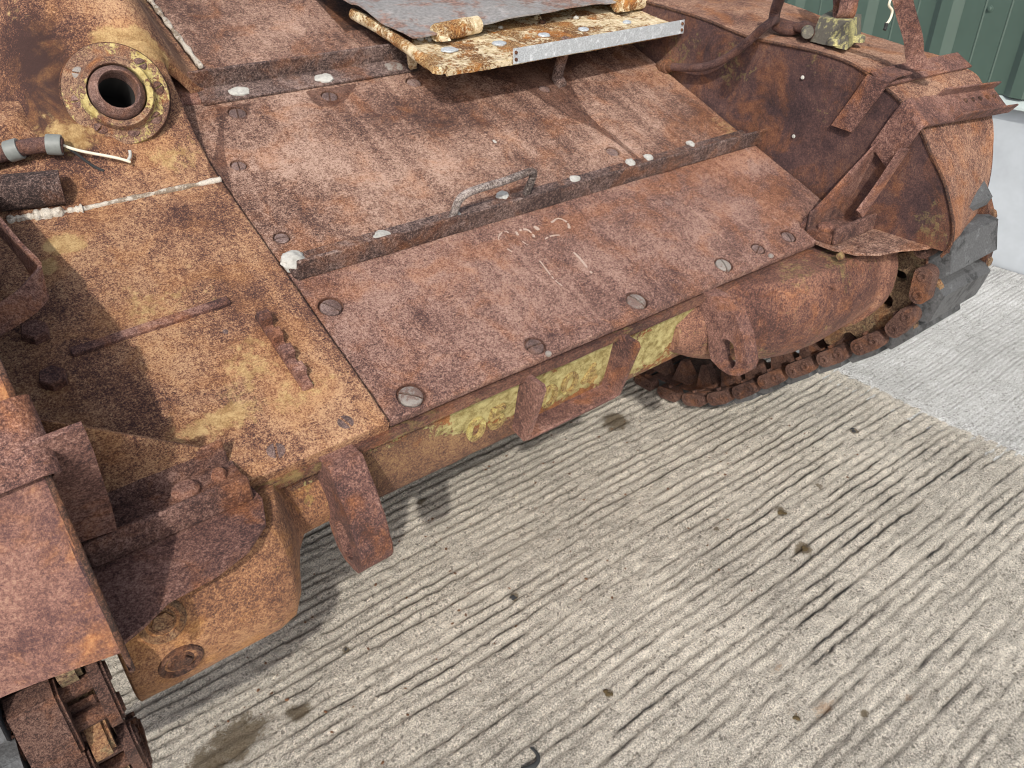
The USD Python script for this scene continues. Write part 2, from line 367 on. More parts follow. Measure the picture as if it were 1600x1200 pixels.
def ground_sheet(x0, x1, y0, y1, dx, dy, hfun, maskfun):
    nx, ny = int((x1 - x0) / dx) + 1, int((y1 - y0) / dy) + 1
    X, Y = np.meshgrid(np.linspace(x0, x1, nx), np.linspace(y0, y1, ny), indexing='ij')
    Z, gm = hfun(X, Y)
    v = np.stack([X, Y, Z], -1).reshape(-1, 3); idx = np.arange(nx * ny).reshape(nx, ny)
    a, b, c, e = idx[:-1, :-1].ravel(), idx[1:, :-1].ravel(), idx[1:, 1:].ravel(), idx[:-1, 1:].ravel()
    mask = maskfun(X, Y); mask[..., 2] = gm
    return trimesh.Trimesh(v, np.vstack([np.c_[a, b, c], np.c_[a, c, e]]), process=False), mask.reshape(-1, 3)

JX = 2.915                                                   # joint between the two slabs
def blob(X, Y, c, rx, ry, ang=0.0):
    dx, dy = X - c[0], Y - c[1]; ca, sa = math.cos(ang), math.sin(ang)
    u, v = dx * ca + dy * sa, -dx * sa + dy * ca
    return np.clip(1.25 - np.sqrt((u / rx) ** 2 + (v / ry) ** 2), 0, 1)
def n2(X, Y, fx, fy, seed, octv=3):
    return meshkit.fbm(np.stack([X * fx, Y * fy, np.full_like(X, seed * 3.17)], -1), octv, seed)
def slab_h(X, Y):
    wob = (n2(X, Y, 1.2, 1.6, 3) - .5) * .045 + (n2(X, Y, 10, 12, 4) - .5) * .012 + (n2(X, Y, 50, 60, 14) - .5) * .011
    ph = (Y + .02 * X + wob) / .0365
    k = np.floor(ph); fr = ph - k
    rk = meshkit.noise(np.stack([X * 1.7, k * 7.31, np.zeros_like(X)], -1), 5)
    rk2 = meshkit.noise(np.stack([X * 9.0, k * 3.77, np.ones_like(X)], -1), 6)
    dep = np.clip(.30 + .9 * rk + 1.5 * (rk2 - .5), 0.0, 1.4) * (.72 + .62 * sstep(.36, .60, n2(X, Y, 2.3, 2.9, 16)))
    pos = .38 + .3 * (meshkit.noise(np.stack([X * 2.3, k * 5.1, np.full_like(X, 2.0)], -1), 8) - .5)
    d = fr - pos
    groove = np.where(d < 0, np.exp(-(d / .09) ** 2), np.exp(-(d / .20) ** 2)) * dep
    ph2 = (Y + wob * 1.3 + .011) / .0173
    fine = (.5 - .5 * np.cos(2 * np.pi * ph2)) * n2(X, Y, 5, 30, 11)
    grain = (n2(X, Y, 60, 75, 9, 3) - .5)
    z = -.0105 * groove - .0030 * fine + .0150 * grain + .012 * (n2(X, Y, 24, 40, 15, 2) - .5) + .004 * (n2(X, Y, 1.1, 1.1, 12) - .5)
    edge = sstep(JX - .05, JX, X + (n2(X, Y, 9, 9, 13) - .5) * .05)
    return z * (1 - .6 * edge), np.clip(groove * 1.15, 0, 1) * (1 - edge)
def slab_m(X, Y):
    m = np.zeros(X.shape + (3,))
    for (u, v, pr, pq, a) in ((372, 1158, 62, 38, .3), (330, 1190, 50, 28, .2), (468, 1112, 26, 16, .4), (962, 658, 34, 20, .1), (660, 783, 14, 7, 0),
                              (1222, 800, 13, 10, 0), (1257, 858, 20, 11, 0), (950, 1084, 11, 8, 0), (803, 933, 11, 7, 0), (1333, 674, 9, 6, 0), (1245, 1122, 10, 8, 0), (1280, 760, 7, 6, 0),
                              (540, 1015, 8, 5, 0), (1350, 1115, 8, 6, 0), (1120, 828, 8, 5, 0), (120, 1190, 20, 20, 0)):
        c = PZ(u, v, 0); s = mpp(c)
        m[..., 1] = np.maximum(m[..., 1], .82 * blob(X, Y, c, pr * s * 1.1, pq * s * 1.5, a))
    for (u, v, pr, pq) in ((1290, 1105, 60, 16), (1215, 1045, 30, 8), (1255, 912, 8, 5), (1420, 1090, 20, 8), (1240, 1110, 20, 10)):
        c = PZ(u, v, 0); s = mpp(c)
        m[..., 0] = np.maximum(m[..., 0], .52 * blob(X, Y, c, pr * s, pq * s * 1.5))
    return m
g_main, m_main = ground_sheet(-.6, JX + .02, -.15, 3.9, .0115, .0062, slab_h, slab_m)
def slab2_h(X, Y):
    wob = (n2(X, Y, 3, 3, 23) - .5) * .03
    ph = (Y + .01 * X + wob) / .0215
    k = np.floor(ph); fr = ph - k
    dep = np.clip(.2 + 1.0 * meshkit.noise(np.stack([X * .9, k * 4.7, np.zeros_like(X)], -1), 25), 0, 1)
    groove = np.exp(-((fr - .5) / .2) ** 2) * dep
    near = sstep(JX + .13, JX + .02, X + (n2(X, Y, 8, 8, 26) - .5) * .10)
    z = -.0030 * groove * (1 - near) + .003 * (n2(X, Y, 40, 50, 27) - .5) + .002 * near
    return z - .006 * sstep(JX + .03, JX - .03, X), groove * (1 - near) * 1.0
def slab2_m(X, Y): return np.zeros(X.shape + (3,))
vv = np.array(g_main.vertices); vv[:, 0] += sstep(JX - .15, JX, vv[:, 0]) * ((meshkit.fbm(vv * np.array([0, 6, 0]) + 3, 3, 17) - .5) * .05 + (meshkit.fbm(vv * np.array([0, 45, 0]), 2, 18) - .5) * .02); vv[:, 2] += .003; g_main.vertices = vv
g_far, m_far = ground_sheet(JX - .08, 4.60, -.3, 4.2, .02, .0072, slab2_h, slab2_m)
def fixed(m): return lambda v: m
obj('concrete_slab', g_main, M_slab, smooth=True, mask=fixed(m_main), kind='structure', label='worn tan concrete slab with coarse parallel grooves in front of the tank')
obj('concrete_slab', g_far, M_slab2, smooth=True, mask=fixed(m_far), kind='structure', label='paler finely brushed concrete slab between the tank and the green building')
gs = trimesh.Trimesh([[-400, -400, -.02], [400, -400, -.02], [400, 400, -.02], [-400, 400, -.02]], [[0, 1, 2], [0, 2, 3]], process=False)
obj('ground', gs, M_yard, smooth=False, kind='structure', label='concrete yard stretching away round the tank')

# ------------------------------------------------------------------ building
WX = 4.62
bld = thing('industrial_building', label='green metal clad industrial building on a pale concrete plinth behind the tank', cat='building')
obj('plinth', cat(cbox(WX, WX + .3, -7, 12, -.02, .845, .012)), M_plinth, bld, smooth=False)
obj('flashing', cat(prism([(-.055, .845), (0.02, .875), (.02, .860), (-.045, .832), (-.055, .832)], 19, frame([WX, -7, 0], [1, 0, 0], [0, 0, 1], [0, 1, 0]) @ np.diag([1, 1, 1, 1]))), M_flash, bld, smooth=False)
period, base_y = .475, 2.11
for k in range(-14, 18):
    yl = base_y + k * period                                  # this sheet's bright rib flank starts at yl
    prof = [(0, 0.0), (.045, -.034), (.105, -.034), (.15, 0.0), (.235, 0.0), (.241, -.004), (.247, 0.0), (.36, 0), (.366, -.004), (.372, 0), (period - .0005, 0)]
    poly = [(yl + a, b) for a, b in prof] + [(yl + period - .0005, .006), (yl, .006)]
    wob = .0
    obj('cladding_panel', prism(poly, 3.0, frame([WX + .012, 0, .878], [0, 1, 0], [1, 0, 0], [0, 0, 1])), M_green, bld, smooth=False)
    if k % 2 == 0:
        for zz in (1.27, 2.4):
            hx = lathe([(0, .012), (.006, .012), (.009, .008), (.010, .004), (.016, .003), (.016, 0), (0, 0)], frame([WX + .012, yl - .135, zz], *basis([-1, 0, 0], (0, 1, 0))), 12)
            obj('fixing_bolt', hx, M_green, bld, smooth=False)
obj('roof', cbox(WX - .1, WX + 8, -7, 12, 3.88, 4.0, .01), M_green, bld, smooth=False)
obj('rear_wall', cbox(WX + .35, WX + 8, -6.9, 11.9, 0, 3.87, .01), M_plinth, bld, smooth=False)

# ------------------------------------------------------------------ the tank
tank = thing('tank', label='old armoured tank with rusty sloping front plates and flaking yellow paint', cat='tank')

def mask_from(blobs=(), polys=()):
    """stains, bare patches and painted shade at their place on the sloping front: blobs (x, s, rx, rs, channel, strength), polys (polygon, channel, strength, soft)"""
    def fn(v):
        x = v[:, 0]; s = (v - GP) @ GS_
        m = np.zeros((len(v), 3))
        for (cx, cs, rx, rs, ch, st) in blobs:
            d = np.sqrt(((x - cx) / rx) ** 2 + ((s - cs) / rs) ** 2)
            m[:, ch] += st * np.exp(-d ** 2)
        for poly, ch, st, soft in polys:
            pts = shapely.points(np.c_[x, s]); d = shapely.distance(poly, pts); din = shapely.distance(poly.exterior, pts)
            sd = np.where(d > 0, d, -din)
            m[:, ch] = np.maximum(m[:, ch], st * (1 - sstep(-soft, soft, sd)))
        return m
    return fn
def B(u, v, ru, rv, ch, st, h=0.0):
    c = xs(u, v, h); a = xs(u + ru, v, h); b = xs(u, v + rv, h)
    return (c[0], c[1], max(.015, abs(a[0] - c[0])), max(.015, abs(b[1] - c[1])), ch, st)
def PP(px, ch, st, soft=.006): return (Polygon([xs(*p) for p in px]).buffer(0), ch, st, soft)

wet_shadeA = PP([(690, 100), (700, 112), (760, 120), (807, 131), (830, 146), (860, 165), (897, 187), (931, 202), (968, 228), (1002, 258), (1008, 254), (962, 212), (927, 187), (908, 160), (897, 139), (890, 112), (918, 92), (900, 60)], 1, .9)  # wet run, with the shadow of the hood painted into the same dark shape
wetB = PP([(334, 162), (343, 187), (336, 237), (323, 266), (331, 284), (344, 300), (366, 312), (358, 275), (351, 234), (351, 187), (362, 170)], 1, .9)
wetC = PP([(478, 142), (484, 158), (500, 168), (522, 168), (540, 160), (548, 148), (560, 130)], 1, .85)
wetD = PP([(355, 165), (358, 184), (376, 188), (392, 180), (392, 160)], 1, .8)
paint_up = mask_from([B(560, 250, 160, 70, 2, .42), B(440, 230, 80, 40, 2, .3), B(700, 190, 120, 40, 2, -.6), B(620, 330, 120, 40, 2, .2), B(960, 225, 60, 30, 2, .5), B(1150, 195, 60, 40, 0, 1.2), B(480, 390, 80, 20, 0, .8),
                      B(1080, 120, 60, 40, 0, .9), B(760, 230, 60, 40, 2, .2), B(1090, 230, 80, 25, 0, .5), B(960, 300, 200, 14, 0, .6)], [wet_shadeA, wetB, wetC, wetD])
paint_low = mask_from([B(1150, 260, 90, 25, 2, .5), B(1130, 250, 130, 14, 0, 1.3), B(1200, 290, 50, 25, 0, .8), B(650, 430, 260, 12, 0, .7), B(900, 340, 260, 10, 0, .7), B(820, 470, 200, 90, 2, .25), B(1230, 330, 40, 30, 0, .6), B(1290, 300, 30, 50, 1, .3)])
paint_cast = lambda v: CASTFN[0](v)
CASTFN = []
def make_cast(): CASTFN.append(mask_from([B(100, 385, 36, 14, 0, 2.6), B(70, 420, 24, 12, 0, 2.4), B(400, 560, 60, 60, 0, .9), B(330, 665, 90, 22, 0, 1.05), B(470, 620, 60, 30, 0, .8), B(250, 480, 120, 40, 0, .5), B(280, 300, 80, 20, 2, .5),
                        B(240, 260, 40, 20, 0, .8), B(440, 200, 60, 60, 2, .35), B(130, 255, 60, 14, 0, 1.3), B(90, 600, 30, 50, 0, .5)] + [(*hitxs(u, v), ru, rs, ch, st) for u, v, ru, rs, ch, st in ((72, 110, .05, .10, 2, -1.5), (95, 40, .06, .10, 2, -.7), (90, 175, .05, .08, 2, -1.5), (110, 215, .05, .05, 2, -.9), (250, 60, .05, .12, 2, -.5), (180, 12, .10, .06, 2, .8), (225, 72, .05, .03, 0, 1.6), (180, 62, .06, .02, 0, 1.4), (20, 130, .06, .10, 2, -.8), (40, 210, .05, .04, 2, -.6))], [wetB]))  # blister: shade and dark purple on its left, highlight on top, as colour

# cast bow plate with the blister for the gun mount -------------------------------------------------
def bow_h(x, s):
    xc = .395 + .03 * (s - 1.2)
    fx = sstep(xc - .25, xc - .09, x) * (1 - sstep(xc + .10, xc + .262, x))
    fs = sstep(.80, 1.25, s)
    h = .235 * (fx ** .85) * fs
    h += .03 * np.exp(-(((x - .30) / .20) ** 2 + ((s - .92) / .10) ** 2))
    # second swelling further out
    h += .12 * (1 - sstep(-.02, .10, x)) * sstep(1.0, 1.35, s)
    return h
def hit(u, v, fn=bow_h, off=0.0):
    lo, hi = -0.0, .5
    for h in np.linspace(.45, -.02, 300):
        p = G(u, v, h); x = p[0]; s = (p[1] + h * ST - NY) / CT
        if fn(np.array(x), np.array(s)) >= h - off: break
    return L(x, s, h)
def hitxs(u, v):
    q = hit(u, v) - GP
    return q[0], q @ GS_
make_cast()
SEAM1, SEAM2, BAR = .545, 1.648, .405
gx = np.linspace(XL - .02, .672, 100); gsv = np.linspace(0, 2.15, 250)
Xg, Sg = np.meshgrid(gx, gsv, indexing='ij')
Xg = np.minimum(Xg, np.where(Sg < 1.075, SEAM1 - .001, SEAM1 - .001 + (.672 - SEAM1) * sstep(1.075, 1.115, Sg)) + (0 * Xg))
lim = np.where(Sg < 1.075, SEAM1 - .001, SEAM1 - .001 + (.672 - SEAM1) * sstep(1.075, 1.115, Sg))
Xg = (XL - .02) + (Xg[:, :1] * 0 + (np.meshgrid(gx, gsv, indexing='ij')[0] - (XL - .02)) / (.672 - XL + .02)) * (lim - (XL - .02))
notch = .085 * (1 - sstep(.238, .262, Xg)) * (1 - sstep(.0, .6, Sg)); Sg = Sg + notch
Hg = bow_h(Xg, Sg) + .004
rc0 = hit(182, 152); rn0 = np.array([-.11, -.92, .37]); rn0 /= np.linalg.norm(rn0)
P3 = GP + Xg[..., None] * EX + Sg[..., None] * GS_ + Hg[..., None] * GN
P3 = P3 + GN * ((meshkit.fbm(P3 * 9, 4, 31) - .5) * .007 + (meshkit.fbm(P3 * 45, 3, 32) - .5) * .0022)[..., None]
dv = P3 - rc0; ax = dv @ rn0; rad = np.linalg.norm(dv - ax[..., None] * rn0, axis=-1)
P3 = P3 - rn0 * (.19 * (rad < .088) * (np.abs(ax) < .15))[..., None]
edge = sstep(.012, 0, Sg - notch)[..., None]
P3 = P3 - GN * edge * .004
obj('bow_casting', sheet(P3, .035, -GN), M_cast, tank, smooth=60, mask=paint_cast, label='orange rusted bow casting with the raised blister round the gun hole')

SCREWS = []
def plate(name, x0, x1, s0, s1, top, thick, mat, mask, cuts=(), label=None, ref=.013, warp=.0028, notch=None):
    t = cbox(x0, x1, s0, s1, top - thick, top, .0035)
    m = mani(t)
    if notch: m = m - mani(cbox(notch, 3, -1, .062, -1, 1, .001))
    for (cx, cs, r) in cuts:
        c = m3.Manifold.cylinder(.05, r * 1.17, r * 1.22, 28).translate((cx, cs, top - .010))
        m = m - c
    t = tm(m.refine_to_length(ref)); t.apply_transform(GF)
    v = np.array(t.vertices); n = vnormals(v, t.faces)
    t.vertices = v + n * ((meshkit.fbm(v * 5, 4, 41) - .5) * 2 * warp + (meshkit.fbm(v * 60, 2, 42) - .5) * .0006)[:, None]
    return obj(name, t, mat, tank, smooth=40, mask=mask, label=label)
def slotted(r, proud=.25, slot=.26):
    prof = [(0, -.012), (r * .985, -.012), (r * .985, 0), (r * .90, r * proud * .45), (r * .62, r * proud * .85), (r * .3, r * proud), (0, r * proud * 1.02)]
    t = trimesh.creation.revolve(np.array(prof), sections=28)
    m = mani(t)
    if slot: m = m - mani(trimesh.creation.box((r * 2.2, r * slot, r * 1.0))).translate((0, 0, r * proud - r * .38))
    return tm(m)
def screw_on(name, p, nrm, r, slot_px, mat, proud=.25, slot=.2, label=None, parent=None):
    """slot_px: direction of the slot as seen (du, dv)"""
    ex = RM.T @ np.array([slot_px[0], slot_px[1], 0.0]); ex = ex - nrm * (ex @ nrm); ex /= np.linalg.norm(ex)
    t = T(slotted(r, proud, slot), frame(p, ex, np.cross(nrm, ex), nrm))
    o = obj(name, t, mat, parent or tank, smooth=28, label=label)
    if slot and parent is None:
        obj('slot_shade', T(cbox(-r * .93, r * .93, -r * slot * .47, r * slot * .47, -.010, r * proud * .30 - .0002, .0004), frame(p, ex, np.cross(nrm, ex), nrm)), M_dark, o, smooth=False)  # dark fill stands in for shade, along with grime, inside the slot
    return o
# (u, v, radius px, slot direction, material)
low_screws = [(517, 479, 17, (.9, .5), M_screw), (642, 618, 20, (1, .12), M_steel), (836, 540, 15, (1, -.75), M_screw), (995, 470, 16, (.7, .85), M_steel), (1131, 413, 13, (.1, 1), M_steel)]
lowr_screws = [(1185, 388, 10, (.5, -1), M_screw), (1232, 369, 11, (.1, 1), M_screw)]
lowb_screws = [(1045, 316, 10, (.4, 1), M_screw)]
up_screws = [(371, 176, 13, (.15, 1), M_screw), (515, 150, 12, (.05, 1), M_screw), (647, 128, 11, (.7, 1), M_screw), (373, 258, 11, (.2, 1), M_screw), (440, 371, 11, (1, -.7), M_screw), (851, 138, 9, (1, 0), M_screw), (957, 237, 10, (1, .5), M_screw)]
HALO = lambda lst: [(*xs(u, v), 1.55 * q * mpp(G(u, v)), 1.55 * q * mpp(G(u, v)), 1, .95) for u, v, q, d, m_ in lst]
paint_up_, paint_low_ = paint_up, paint_low
def with_halo(fn, lst):
    h = mask_from(HALO(lst))
    def f(v):
        m = fn(v); m[:, 1] = np.maximum(m[:, 1], h(v)[:, 1]); return m
    return f
paint_up = with_halo(paint_up_, up_screws)
paint_low = with_halo(paint_low_, low_screws + lowr_screws)
cast_screws = [(540, 660, 17, (.7, .75), M_screw), (431, 703, 16, (.15, 1), M_screw)]
def cuts(lst, h=0.0):
    o = []
    for (u, v, r, d, m_) in lst:
        p = G(u, v, h); o.append((*xs(u, v, h), r * mpp(p)))
    return o
plate('lower_access_plate', SEAM1 + .0012, SEAM2 - .0015, 0, BAR + .03, 0.0, .022, M_lower, paint_low, cuts(low_screws + lowb_screws[:0]), 'pinkish brown lower access plate under the angle bar')
plate('lower_side_plate', SEAM2 + .0015, 2.105, 0, BAR + .03, -.0012, .022, M_lower, paint_low, cuts(lowr_screws), notch=1.925)
plate('upper_access_plate', SEAM1 + .0012, SEAM2 - .0015, BAR + .033, 1.1205, 0.0, .022, M_glacis, paint_up, cuts(up_screws))
plate('upper_side_plate', SEAM2 + .0015, 2.105, BAR + .033, 1.9, -.001, .022, M_glacis, paint_up, ())
plate('deck_plate', .678, 1.148, 1.1225, 1.86, .004, .03, M_glacis, mask_from([B(420, 50, 90, 20, 2, .5), B(300, 20, 30, 40, 2, -.5)]))
plate('front_deck_plate', 1.152, SEAM2 - .002, 1.1225, 1.30, .0, .022, M_glacis, None)
for lst, pr in ((low_screws, .22), (lowr_screws, .18), (lowb_screws, .16), (up_screws, .12)):
    for (u, v, r, d, m_) in lst:
        p = G(u, v); screw_on('slotted_screw', p - GN * .0025, GN, r * mpp(p), d, m_, pr)
for (u, v, r, d, m_) in cast_screws:
    p = G(u, v, .004); screw_on('slotted_screw', p - GN * .003, GN, r * mpp(p), d, m_, .25, .26)
for (u, v) in ((352, 519), (1205, 399), (857, 552)):
    p = G(u, v, .002); obj('stud', lathe([(0, .003), (.004, .003), (.0065, .0015), (.007, 0), (.007, -.004), (0, -.004)], frame(p, *basis(GN)), 16), M_screw if u < 400 else M_steel, tank)

# nose edge, lower plate, hull under the front ---------------------------------------------------------
nose = prism([(-.002, -.002), (.010, -.030), (.055, -.036), (.075, -.012)], 1.66, frame([.264, NY, NZ - .0215], [0, 1, 0], [0, 0, 1], [1, 0, 0]))
obj('nose_strip', rough(nose, .02, .0016, 22, 3), M_yellow if False else M_bell, tank, label='narrow edge strip along the nose of the front plates')
lp = [(.018, -.028), (.026, -.06), (.058, -.205), (.068, -.232), (.10, -.252), (.6, -.62), (.62, -.58), (.14, -.06), (.09, -.02)]
lower = prism(lp, 2.10, frame([.02, NY, NZ], [0, 1, 0], [0, 0, 1], [1, 0, 0]))
lower = rough(lower, .016, .004, 11, 5, 4)
def mlow(v):
    m = np.zeros((len(v), 3))
    for (u, q, ru, ch, st) in ((760, 640, .10, 0, 1.4), (880, 600, .16, 0, 1.3), (930, 580, .10, 0, 1.0), (1080, 500, .12, 0, 1.3), (1020, 545, .10, 0, 1.0), (640, 700, .10, 0, .3), (700, 725, .14, 0, -2.0), (600, 740, .10, 0, -.6)):
        c = PY(u, q, NY + .03); d = np.sqrt(((v[:, 0] - c[0]) / ru) ** 2 + ((v[:, 2] - c[2]) / .06) ** 2); m[:, ch] += (1.15 if st > 0 else 1) * st * np.exp(-d * d)
    return m
obj('lower_nose_plate', lower, M_yellow, tank, smooth=50, mask=mlow, label='lower nose plate with yellow paint and cast numerals')
# cast numerals standing proud of the plate
def numeral(ch, u, v, hgt, lean=0.0):
    t = meshkit.text_mesh(ch, hgt, .013, bold=True)
    t.apply_translation([-t.bounds[:, 0].mean(), -t.bounds[:, 1].mean(), 0])
    ez = np.array([0, -1, -.22]); p = onplane(u, v, [0, NY + .0275, NZ - .06], ez / np.linalg.norm(ez)); ez /= np.linalg.norm(ez)
    ex = np.array([1.0, 0, .0]); ey = np.cross(ez, ex)
    t = T(t, frame(p - ez * .004, ex, ey, ez))
    return obj('cast_numeral', t, M_numeral, tank, smooth=30)
for ch, u, v in (('0', 742, 668), ('5', 775, 650), ('0', 856, 617), ('0', 888, 597), ('4', 920, 583)):
    numeral(ch, u, v, .062)
hullbox = hull([(XL + .03, 1.5, .62), (2.09, 1.5, .62), (XL + .03, 4.9, .5), (2.09, 4.9, .5), (XL + .03, 4.9, 1.55), (2.09, 4.9, 1.55), (XL + .03, 1.75, 1.19), (2.09, 1.75, 1.19), (XL + .03, 2.6, 1.5), (2.09, 2.6, 1.5)])
obj('hull', hullbox, M_dark, tank, smooth=False)
obj('front_backing', T(cbox(XL - .02, 2.16, .01, 1.9, -.09, -.045, .004), GF), M_dark, tank, smooth=False)

# angle bars --------------------------------------------------------------------------------------------
xb0, xb1 = .552, 2.135
web = cbox(xb0 + .004, xb1, BAR, BAR + .009, .0, .054, .002); leg = cbox(xb0, xb1 - .03, BAR + .0075, BAR + .072, .001, .010, .002)
obj('angle_bar', T(rough(cat(web), .012, .0012, 35, 11), GF), M_bar, tank, label='lower angle bar across the front plates')
bar2 = obj('angle_bar_foot', T(rough(leg, .014, .0008, 30, 12), GF), M_bar, tank)
xt0, xt1 = .622, 2.05
tb_foot = cbox(xt0, xt1, 1.049, 1.112, .001, .010, .002); tb_web = cbox(xt0 - .012, xt1, 1.1125, 1.122, .001, .056, .002)
obj('angle_bar', T(rough(tb_web, .014, .0010, 30, 13), GF), M_bar, tank, label='upper angle bar at the foot of the deck plate')
obj('angle_bar_foot', T(rough(tb_foot, .014, .0008, 30, 14), GF), M_bar, tank)
def grease(u, v, h, rx, ry, hh=.006, mat=None, name='sealant_blob', seed=0):
    p = G(u, v, h)
    t = trimesh.creation.icosphere(3, 1.0); vv = t.vertices * np.array([rx, ry, hh]); vv = vv * (1 + (meshkit.fbm(t.vertices * 1.7 + seed, 3, seed) - .5)[:, None] * .9)
    t.vertices = vv
    return obj(name, T(t, frame(p, EX, GS_, GN)), mat or M_grease, tank, smooth=True)
for i, (u, v, rx) in enumerate(((597, 370, .019), (898, 283, .016), (985, 257, .015), (1013, 249, .013), (1079, 228, .012), (785, 309, .018), (712, 338, .012))):
    grease(u, v - 3, .010, rx, .014, .007, seed=i + 2)
grease(458, 407, .010, .026, .026, .016, seed=9)
for i, (u, v, m_) in enumerate(((375, 143, M_grease), (507, 123, M_grease), (615, 104, M_steel))):
    grease(u, v, .011, .026, .019, .007, m_, 'bar_screw', 20 + i)
# handle
hp = [G(707, 341, .012), G(711, 318, .03), G(722, 304, .05), G(740, 298, .055), G(790, 282, .06), G(818, 272, .062), G(828, 275, .058), G(829, 285, .045), G(822, 305, .012)]
hbase = [L(*xs(707, 341, .01), .008), L(*xs(822, 303, .01), .008)]
a0, a1 = hbase; up = GN * .066
hpath = np.vstack([np.linspace(a0, a0 + up * .55 + (a1 - a0) * .015, 5), spline([a0 + up * .68 + (a1 - a0) * .02, a0 + up * .92 + (a1 - a0) * .06, a0 + up * 1.04 + (a1 - a0) * .16, a0 + up * 1.06 + (a1 - a0) * .5, a0 + up * 1.13 + (a1 - a0) * .90, a0 + up * 1.1 + (a1 - a0) * 1.0, a0 + up * .9 + (a1 - a0) * 1.03], 26), np.linspace(a1 + up * .8 + (a1 - a0) * .03, a1, 5)])
obj('grab_handle', rough(tube(hpath, .0098, 12), .01, .0007, 60, 5), M_handle, tank, smooth=True, label='bent round bar grab handle on the lower angle bar')

# small things on the casting ----------------------------------------------------------------------------
def weld(p0, p1, r, seed, mat, name='weld_bead', n=60, wob=.35):
    path = np.linspace(p0, p1, n); t = tube(path, r, 9, taper=1 + wob * (meshkit.fbm(np.c_[np.arange(n) * .17, np.zeros(n), np.full(n, seed)], 2, seed) - .5) * 2)
    return obj(name, rough(t, r * .9, r * .22, 120, seed), mat, tank, smooth=True)
weld(L(*xs(345, 284), .006), L(*xs(130, 330), .006),   .0062, 3, M_weld)
weld(L(*xs(130, 330), .005), L(*xs(12, 348), .005), .0095, 4, M_weld, n=80, wob=.9)
obj('weld_bead', rough(tube([L(.676, s_, .012 + bow_h(np.array(.674), np.array(s_)) * .3) for s_ in np.linspace(1.20, 1.75, 40)], .0068, 9, taper=1 + .3 * np.sin(np.arange(40) * 1.3)), .006, .0016, 60, 7), M_weld, tank, smooth=True, label='pale weld seam beside the gun blister')
p0, p1 = L(*xs(112, 556), .008), L(*xs(358, 474), .008)
obj('flat_rod', rough(T(cbox(0, np.linalg.norm(p1 - p0), -.0095, .0095, -.006, .006, .002), frame(p0, *basis(GN, p1 - p0))), .01, .0022, 26, 8), M_bracket, tank)
for (u, v) in ((57, 524), (85, 596)):
    p = G(u, v, .004); r = 21 * mpp(p)
    hexa = hull([(r * math.cos(a) * q, r * math.sin(a) * q, z) for a in np.arange(6) * np.pi / 3 + .25 for q, z in ((1, 0), (1, .016), (.88, .0205))])
    obj('hex_bolt', T(hexa, frame(p, *basis(GN))), M_bracket, tank, smooth=False)
# rack of lugs
rk0, rk1 = xs(407, 500), xs(473, 600)
dirv = np.array([*(rk1 - rk0), 0]); ln = np.linalg.norm(dirv); ex = GF[:3, :3] @ (dirv / ln)
rfr = frame(L(*rk0, .004), ex, np.cross(GN, ex), GN)
rack = obj('lug_rack', rough(T(cbox(-.005, ln + .02, -.010, .012, 0, .012, .002), rfr), .012, .001, 40, 9), M_bracket, tank)
for i in range(4):
    q = (i + .25) / 4 * (ln + .01)
    obj('lug', rough(T(cbox(q - .003, q + .021, -.013, .012, .009, .034 - .002 * (i % 2), .002), rfr), .012,   .0004, 40, 20 + i), M_bracket, rack, smooth=22)
grease(478, 603, .003, .014, .008, .004, M_yplug, 'paint_lump', 31)
# round lug, short bar and conduit at the left
obj('cable_lug', rough(hull([L(x, s, bow_h(np.array(max(x, .1)), np.array(s)) * .3 + h) for x, s, h in ((.02, .95, .0), (.25, .93, .02), (.02, 1.08, .03), (.225, 1.05, .06), (.03, .955, .085), (.20, .97, .075), (.02, 1.06, .10))]), .014, .005, 22, 10), M_cast, tank, smooth=50)
obj('tow_pin_bar', rough(tube([L(-.12, .865, .035), L(.0, .845, .035), L(.12, .826, .035), L(.224, .808, .035)], .036, 20), .012, .0012, 30, 12), M_bar, tank, smooth=40, label='dark short round bar above the weld seam')
c_pts = [hit(-40, 275) + GN * .04, hit(0, 268) + GN * .04, hit(40, 258) + GN * .042, hit(80, 252) + GN * .042, hit(105, 252) + GN * .040]
cpath = spline(c_pts, 24)
cable = obj('cable_conduit', rough(tube(cpath, .0165, 12), .01, .0008, 60, 14), M_cable, tank, smooth=True, label='cut braided cable end with bare wires beside the gun blister')
def sleeve(i, w, r, nm='sleeve'):
    d = cpath[i + 1] - cpath[i - 1]; d /= np.linalg.norm(d)
    return lathe([(r, -w), (r * 1.04, -w * .8), (r * 1.04, w * .8), (r, w), (r * .8, w), (r * .8, -w), (r, -w)], frame(cpath[i], *basis(d, (0, 0, 1))), 20)
obj('sleeve', sleeve(11, .013, .021), M_sleeve, cable); obj('sleeve', sleeve(21, .014, .0205), M_sleeve, cable)
e0 = cpath[-1]; w1 = spline([e0, hit(150, 258) + GN * .03, hit(200, 264) + GN * .022, hit(206, 265) + GN * .02], 20)
obj('wire', tube(w1, .0032, 8), M_wire, cable, smooth=True)
obj('wire', tube(spline([w1[-2], hit(206, 255) + GN * .022, hit(205, 250) + GN * .026], 8), .0034, 8), M_grease, cable, smooth=True)
obj('wire', tube(spline([e0, hit(135, 258) + GN * .012, hit(148, 264) + GN * .006, hit(163, 270) + GN * .005], 12), .0032, 8), M_rubber_side, cable, smooth=True)

obj('filler', rough(hull([L(x, s_, h_) for x, s_, h_ in ((.555, 1.07, -.02), (.555, 1.07, .004), (.618, 1.06, .006), (.618, 1.06, -.02), (.66, 1.13, .012), (.66, 1.13, -.02), (.53, 1.14, .03), (.53, 1.14, -.02), (.66, 1.18, .015), (.55, 1.18, .03))]), .012, .003, 40, 17), M_bracket, tank, smooth=45)
